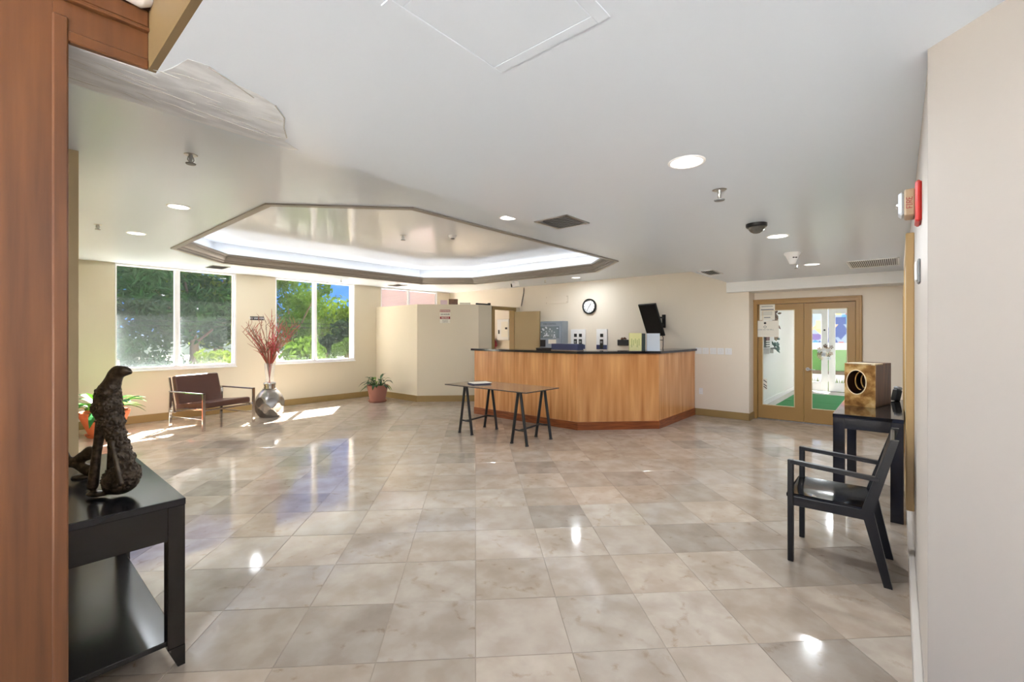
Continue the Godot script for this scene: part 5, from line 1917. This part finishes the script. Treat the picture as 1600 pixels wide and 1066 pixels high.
func branch_vase() -> void:
	var o := thing("floor_vase", "squat silver floor vase with hammered facets and a glass neck", "vase", Vector3(3.39, 0, -8.72))
	var st := sh()
	# body: lathe with flat dimples in its lower half
	var prof := func(y: float) -> float:
		var t := clampf(y / 0.5, 0.0, 1.0)
		return 0.155 + 0.1 * sin(pow(t, 0.75) * PI * 0.93) - 0.06 * pow(t, 6.0)
	var dim := []
	for r in 3:
		for k in 7: dim.append([TAU * (k + 0.5 * (r % 2)) / 7.0, 0.075 + r * 0.105])
	var at := func(a: float, y: float) -> Vector3:
		var rr: float = prof.call(y)
		for d in dim:
			var da := wrapf(a - d[0], -PI, PI) * 0.24
			var dd: float = da * da + (y - d[1]) * (y - d[1])
			var rad := 0.085
			if dd < rad * rad: rr = minf(rr, rr - 0.0) - 0.02 * (1.0 - dd / (rad * rad))
		return Vector3(cos(a) * rr, y, sin(a) * rr)
	var na := 112; var ny := 44
	for i in na:
		for j in ny:
			var p := []
			for k in [[i, j], [i + 1, j], [i + 1, j + 1], [i, j + 1]]:
				var a: float = TAU * k[0] / na
				var y: float = 0.5 * k[1] / ny
				var c: Vector3 = at.call(a, y)
				var n: Vector3 = (at.call(a + 0.01, y) - at.call(a - 0.01, y)).cross(at.call(a, y + 0.003) - at.call(a, y - 0.003)).normalized()
				if n.dot(Vector3(cos(a), 0, sin(a))) < 0.0: n = -n
				p.append([c, n])
			smooth(st, p[0][0], p[1][0], p[2][0], p[0][1], p[1][1], p[2][1]); smooth(st, p[0][0], p[2][0], p[3][0], p[0][1], p[2][1], p[3][1])
	disc(st, Vector3(0, 0.001, 0), 0.155, Vector3.DOWN, 28)
	lathe(st, [Vector2(prof.call(0.5), 0.5), Vector2(0.12, 0.515), Vector2(0.1, 0.515)], 36)
	obj("body", st, M.pewter, o)
	st = sh()
	lathe(st, [Vector2(0.1, 0.5), Vector2(0.105, 0.53), Vector2(0.095, 0.56), Vector2(0.108, 0.6), Vector2(0.1, 0.625), Vector2(0.085, 0.625)], 28, true)
	obj("collar", st, M.chrome, o)
	st = sh()
	lathe(st, [Vector2(0.072, 0.55), Vector2(0.072, 0.7), Vector2(0.086, 0.98), Vector2(0.082, 0.98), Vector2(0.068, 0.7), Vector2(0.068, 0.55)], 28, true)
	obj("glass_neck", st, M.vase_glass, o)
	var b := thing("dry_branches", "fan of dry red brown twigs standing in the silver floor vase", "branches", Vector3(3.39, 0, -8.72))
	var r := RandomNumberGenerator.new()
	r.seed = 9
	var mats := [M.stem_red, M.stem_rust, M.stem_brown, M.stem_red, M.stem_rust]
	for k in 30:
		st = sh()
		var a := r.randf() * TAU
		var lean := r.randf_range(0.12, 0.62)
		var L := r.randf_range(0.62, 0.98) * (1.0 - lean * 0.15)
		var d := Vector3(cos(a) * lean, 1.0, sin(a) * lean).normalized()
		var p0 := Vector3(-cos(a) * 0.02, 0.56, -sin(a) * 0.02)
		var p1 := Vector3(cos(a) * 0.04, 0.95, sin(a) * 0.04)
		var p2 := p1 + d * L * 0.5
		var p3 := p1 + (d + Vector3(cos(a), 0, sin(a)) * 0.15 + Vector3(r.randf_range(-0.1, 0.1), 0, r.randf_range(-0.1, 0.1))) * L
		if p3.y > 1.85: p3.y = 1.85 - r.randf() * 0.1
		tube(st, [p0, p1, p2, p3], [0.006, 0.007, 0.006, 0.002], 5)
		for q in 9:
			var t := r.randf_range(0.15, 0.95)
			var s := p2.lerp(p3, t) if q > 3 else p1.lerp(p2, 0.4 + t * 0.6)
			var e := s + (d * 0.6 + Vector3(r.randf_range(-0.9, 0.9), r.randf_range(-0.1, 0.6), r.randf_range(-0.9, 0.9))).normalized() * r.randf_range(0.07, 0.24)
			var m := s.lerp(e, 0.5) + Vector3(r.randf_range(-0.02, 0.02), r.randf_range(-0.01, 0.03), r.randf_range(-0.02, 0.02))
			tube(st, [s, m, e], [0.0045, 0.0038, 0.0015], 4)
		obj("twig", st, mats[k % 5], b)
	st = sh()
	for k in 26:
		var a := r.randf() * TAU
		var p := Vector3(0.05 + cos(a) * r.randf() * 0.12, r.randf_range(1.15, 1.45), sin(a) * r.randf() * 0.12)
		tube(st, [p, p + Vector3(r.randf_range(-0.05, 0.05), r.randf_range(0.03, 0.09), r.randf_range(-0.05, 0.05))], [0.013, 0.004], 5)
	obj("blossom", st, mt("blossom_pink", c8(214, 92, 112), 0.7), b)

func leaf(st: SurfaceTool, base: Vector3, dir: Vector3, length: float, width: float, droop: float, fold := 0.25) -> void:   # a lance leaf that arches over
	var n := 7
	var side := dir.cross(Vector3.UP)
	if side.length() < 0.1: side = Vector3.RIGHT
	side = side.normalized()
	var pts := []
	for i in n + 1:
		var t := float(i) / n
		var c := base + dir * length * t + Vector3.DOWN * droop * length * t * t
		var w := width * sin(PI * pow(t * 0.96 + 0.04, 0.8)) * 0.5
		pts.append([c, w])
	for i in n:
		var a: Vector3 = pts[i][0]; var b: Vector3 = pts[i + 1][0]
		var up := side.cross((b - a).normalized()).normalized()
		if up.y < 0: up = -up
		for s in [-1.0, 1.0]:
			var a2: Vector3 = a + side * s * pts[i][1] + up * fold * pts[i][1]
			var b2: Vector3 = b + side * s * pts[i + 1][1] + up * fold * pts[i + 1][1]
			var nn: Vector3 = (up - side * s * fold * 0.7).normalized()
			smooth(st, a, b, b2, up, up, nn); smooth(st, a, b2, a2, up, nn, nn)

func pot(o: Node3D, m: Material, rt: float, rb: float, h: float, rimh: float) -> void:
	var st := sh()
	lathe(st, [Vector2(0.0, 0.03), Vector2(rb, 0.03), Vector2(rt * 0.94, h - rimh), Vector2(rt * 0.955, h - rimh), Vector2(rt, h - 0.008), Vector2(rt * 0.99, h), Vector2(rt * 0.9, h), Vector2(rt * 0.87, h - 0.05)], 32)
	obj("pot", st, m, o)
	st = sh()
	lathe(st, [Vector2(0.0, 0.0), Vector2(rb * 1.08, 0.0), Vector2(rb * 1.28, 0.045), Vector2(rb * 1.22, 0.045), Vector2(rb * 1.05, 0.012), Vector2(0.0, 0.012)], 32)
	obj("saucer", st, m, o)
	st = sh()
	lathe(st, [Vector2(rt * 0.89, h - 0.045), Vector2(rt * 0.4, h - 0.03), Vector2(0.0, h - 0.025)], 24, true)
	obj("soil", st, M.soil, o)

func potted_plants() -> void:
	var r := RandomNumberGenerator.new()
	r.seed = 3
	var g := [leaf_mat("leaf_a", c8(44, 104, 36), Color(0.15, 0.3, 0.05), 0.3), leaf_mat("leaf_b", c8(34, 96, 48), Color(0.1, 0.22, 0.05), 0.3), leaf_mat("leaf_c", c8(96, 142, 46), Color(0.25, 0.35, 0.08), 0.3)]
	var o := thing("broadleaf_plant", "bright green broad leaved plant in an orange terracotta pot", "plant", Vector3(1.14, 0, -8.92))
	pot(o, M.terracotta, 0.30, 0.175, 0.37, 0.07)
	for k in 34:
		var st := sh()
		var a := TAU * k / 34.0 * 5.0 + r.randf_range(-0.3, 0.3)
		var el := r.randf_range(0.15, 1.25)
		var d := Vector3(cos(a) * cos(el), sin(el), sin(a) * cos(el))
		var b := Vector3(cos(a) * 0.05, 0.36, sin(a) * 0.05)
		var m := b + d * r.randf_range(0.12, 0.24)
		tube(st, [b, m], [0.007, 0.005], 5)
		leaf(st, m, (d + Vector3(cos(a), 0.1, sin(a)) * 0.3).normalized(), r.randf_range(0.26, 0.4), r.randf_range(0.09, 0.14), r.randf_range(0.3, 0.75))
		obj("leaf", st, g[[0, 1, 2, 0, 0][k % 5]], o)
	var q := thing("spathe_plant", "dark green leafy plant in a dusty pink pot by the partition", "plant", Vector3(5.71, 0, -8.80))
	pot(q, M.clay_rose, 0.235, 0.165, 0.38, 0.055)
	var dk := [leaf_mat("leaf_d", c8(44, 82, 40), Color(0.15, 0.3, 0.08), 0.3), leaf_mat("leaf_e", c8(30, 58, 34), Color(0.1, 0.2, 0.06), 0.3), leaf_mat("leaf_f", c8(110, 136, 70), Color(0.3, 0.4, 0.12), 0.3)]
	for k in 34:
		var st := sh()
		var a := k * 2.4 + r.randf_range(-0.3, 0.3)
		var el := r.randf_range(0.1, 1.2)
		if k % 8 == 0: el = 1.35
		var d := Vector3(cos(a) * cos(el), sin(el), sin(a) * cos(el))
		var b := Vector3(cos(a) * 0.06, 0.35, sin(a) * 0.06)
		var m := b + d * r.randf_range(0.08, 0.2)
		tube(st, [b, m], [0.006, 0.004], 5)
		leaf(st, m, (d + Vector3(cos(a), 0, sin(a)) * 0.25).normalized(), r.randf_range(0.17, 0.27), r.randf_range(0.055, 0.085), r.randf_range(0.35, 0.9))
		obj("leaf", st, dk[[0, 1, 0, 2, 1][k % 5]], q)

# ------------------------------------------------------------------ the garden
var leaf_mesh := []

func tree(label: String, category: String, called: String, at: Vector3, crown: Vector3, size: Vector3, n: int, m: Material, sc: float, sd: int, trunk := true) -> void:
	var o := thing(called, label, category, at)
	var r := RandomNumberGenerator.new()
	r.seed = sd
	var blobs := []
	for k in 16:
		var d := Vector3(r.randf_range(-1, 1), r.randf_range(-1, 1), r.randf_range(-1, 1))
		if d.length() > 1.0: d = d.normalized() * 0.9
		blobs.append([crown + d * size * 0.75, r.randf_range(0.22, 0.42)])
	var mm := MultiMesh.new()
	mm.transform_format = MultiMesh.TRANSFORM_3D
	mm.mesh = leaf_mesh[sd % leaf_mesh.size()]
	mm.instance_count = n
	for i in n:
		var b: Array = blobs[r.randi() % blobs.size()]
		var u := Vector3(r.randfn(), r.randfn(), r.randfn()).normalized()
		var p: Vector3 = b[0] + u * size * b[1] * pow(r.randf(), 0.35)
		if p.y < 0.05 - at.y: p.y = 0.05 - at.y + r.randf() * 0.3
		var out := (u + Vector3(0, -0.15, 0) + Vector3(r.randfn(), r.randfn(), r.randfn()) * 0.5).normalized()
		var s := sc * r.randf_range(0.6, 1.35)
		var y := out.cross(Vector3(r.randfn(), r.randfn(), r.randfn())).normalized()
		mm.set_instance_transform(i, Transform3D(Basis(y.cross(out) * s, out * s, y * s), p))
	var mi := MultiMeshInstance3D.new()
	mi.name = "foliage"
	mi.multimesh = mm
	mi.material_override = m
	mi.set_meta("kind", "stuff")
	o.add_child(mi, true)
	var st := sh()
	var base := Vector3.ZERO
	tube(st, [base, base.lerp(crown, 0.35) + Vector3(0.08, 0, 0.05), base.lerp(crown, 0.8)], [size.x * 0.07 + 0.03, size.x * 0.055 + 0.02, 0.03], 8)
	for k in 6:
		var b: Array = blobs[k]
		var s := base.lerp(crown, 0.45 + 0.06 * k)
		tube(st, [s, s.lerp(b[0], 0.5) + Vector3(0, 0.1, 0), b[0]], [0.045, 0.03, 0.01], 6)
	obj("trunk" if trunk else "stems", st, M.bark, o)

func garden() -> void:
	var st := sh()
	bx(st, Vector3(-30, -0.4, -45), Vector3(40, -0.2, ZW - 0.24))
	struct("floor_garden", st, M.mulch, "shaded garden ground outside the windows")
	st = sh()
	bx(st, Vector3(-6, -0.25, -12.35), Vector3(14, -0.15, ZW - 0.26))
	struct("floor_bounce_strip", st, M.concrete)  # added paving out of view, bounces sunlight up through the windows
	for w in [0.34, 0.5, 0.24]:
		st = sh()
		for s in [-1.0, 1.0]:
			var p := [Vector3(0, 0, -0.5), Vector3(s * w * 0.5, 0.08, -0.1), Vector3(s * w * 0.38, 0.05, 0.25), Vector3(0, -0.06, 0.5), Vector3(0, 0.02, 0.05)]
			tri(st, p[0], p[1], p[4]); tri(st, p[1], p[2], p[4]); tri(st, p[2], p[3], p[4])
		leaf_mesh.append(st.commit())
	var dk := leaf_mat("foliage_dark", c8(24, 48, 26), Color(0.015, 0.045, 0.01), 0.7)
	var md := leaf_mat("foliage_mid", c8(36, 66, 28), Color(0.035, 0.075, 0.014), 0.7)
	var lt := leaf_mat("foliage_light", c8(64, 90, 30), Color(0.1, 0.15, 0.02), 0.7)
	for q in [dk, md, lt]: q.specular_mode = BaseMaterial3D.SPECULAR_DISABLED
	var ye := leaf_mat("foliage_yellow", c8(90, 110, 38), Color(0.15, 0.19, 0.03), 0.7)
	ye.specular_mode = BaseMaterial3D.SPECULAR_DISABLED
	tree("dense dark tree filling the left pane of the frosted window", "tree", "garden_tree", Vector3(1.0, -0.2, -15.2), Vector3(0.6, 2.7, 0), Vector3(2.6, 2.3, 1.7), 5200, dk, 0.26, 101)
	tree("dark leafy tree beyond the mullion of the frosted window", "tree", "garden_tree", Vector3(4.0, -0.2, -16.0), Vector3(0, 3.0, 0), Vector3(2.2, 2.2, 1.6), 4200, md, 0.26, 102)
	tree("yellow green sunlit tree behind the right pane of the frosted window", "tree", "garden_tree", Vector3(5.2, -0.2, -18.0), Vector3(0, 3.3, 0), Vector3(2.4, 2.0, 1.6), 3600, ye, 0.28, 103)
	tree("tall sunlit tree in the left pane of the window behind the vase", "tree", "garden_tree", Vector3(7.6, -0.2, -17.5), Vector3(0, 2.9, 0), Vector3(1.9, 2.4, 1.5), 4200, lt, 0.24, 104)
	tree("rounded pale tree in the middle of the window behind the vase", "tree", "garden_tree", Vector3(10.3, -0.2, -20.0), Vector3(-0.3, 2.4, 0), Vector3(1.9, 1.7, 1.5), 3400, ye, 0.24, 105)
	tree("dark rounded tree low in the right pane of the window behind the vase", "tree", "garden_tree", Vector3(9.9, -0.2, -17.6), Vector3(0.2, 1.3, 0), Vector3(1.7, 1.25, 1.3), 3200, dk, 0.22, 106)
	tree("shaded tree at the far left outside the frosted window", "tree", "garden_tree", Vector3(-2.4, -0.2, -15.0), Vector3(0, 2.8, 0), Vector3(2.4, 2.4, 1.6), 3400, dk, 0.28, 107)
	tree("background tree closing the gap behind the frosted window", "tree", "garden_tree", Vector3(2.6, -0.2, -21.0), Vector3(0, 3.6, 0), Vector3(4.2, 2.8, 1.8), 5200, md, 0.4, 108)
	tree("far hedge of trees right of the window behind the vase", "tree", "garden_tree", Vector3(14.5, -0.2, -24.0), Vector3(0, 1.8, 0), Vector3(4.2, 1.6, 1.6), 4200, md, 0.34, 109)
	tree("leafy dark shrub below the frosted film, left pane", "shrub", "garden_shrub", Vector3(1.9, -0.2, -12.9), Vector3(0, 0.9, 0), Vector3(1.3, 0.9, 0.7), 1800, dk, 0.2, 110, false)
	tree("yellow green shrub at the bottom of the frosted window, right pane", "shrub", "garden_shrub", Vector3(3.9, -0.2, -12.8), Vector3(0, 0.85, 0), Vector3(0.8, 0.75, 0.6), 1300, ye, 0.2, 111, false)
	tree("sunlit shrub at the bottom of the window behind the vase, left pane", "shrub", "garden_shrub", Vector3(6.1, -0.2, -13.0), Vector3(0, 0.8, 0), Vector3(0.9, 0.85, 0.6), 1500, lt, 0.2, 112, false)
	tree("round clipped shrub at the bottom of the window behind the vase, right pane", "shrub", "garden_shrub", Vector3(8.2, -0.2, -14.6), Vector3(0, 0.9, 0), Vector3(0.75, 0.75, 0.6), 1500, lt, 0.16, 113, false)
	for k in 2:
		st = sh()
		var pts := []
		for i in 13:
			var t := i / 12.0
			pts.append(Vector3(-6 + 26.0 * t, 1.78 + k * 0.12 - t * (1.0 - t) * 0.3, -13.3 - 0.1 * k))
		tube(st, pts, 0.008, 5)
		tag(obj("utility_wire", st, M.wire_black), ["lower thin utility wire crossing the garden outside", "upper thin utility wire crossing the garden outside"][k], "wire")

func _ready() -> void:
	rng.seed = 20
	view()
	materials()
	shell()
	windows()
	doors()
	partition()
	vestibule()
	garden()
	desk()
	trestle_table()
	lounge_chair()
	black_chair()
	tables()
	branch_vase()
	potted_plants()
	sculptures()
	ceiling_things()
	wall_things()
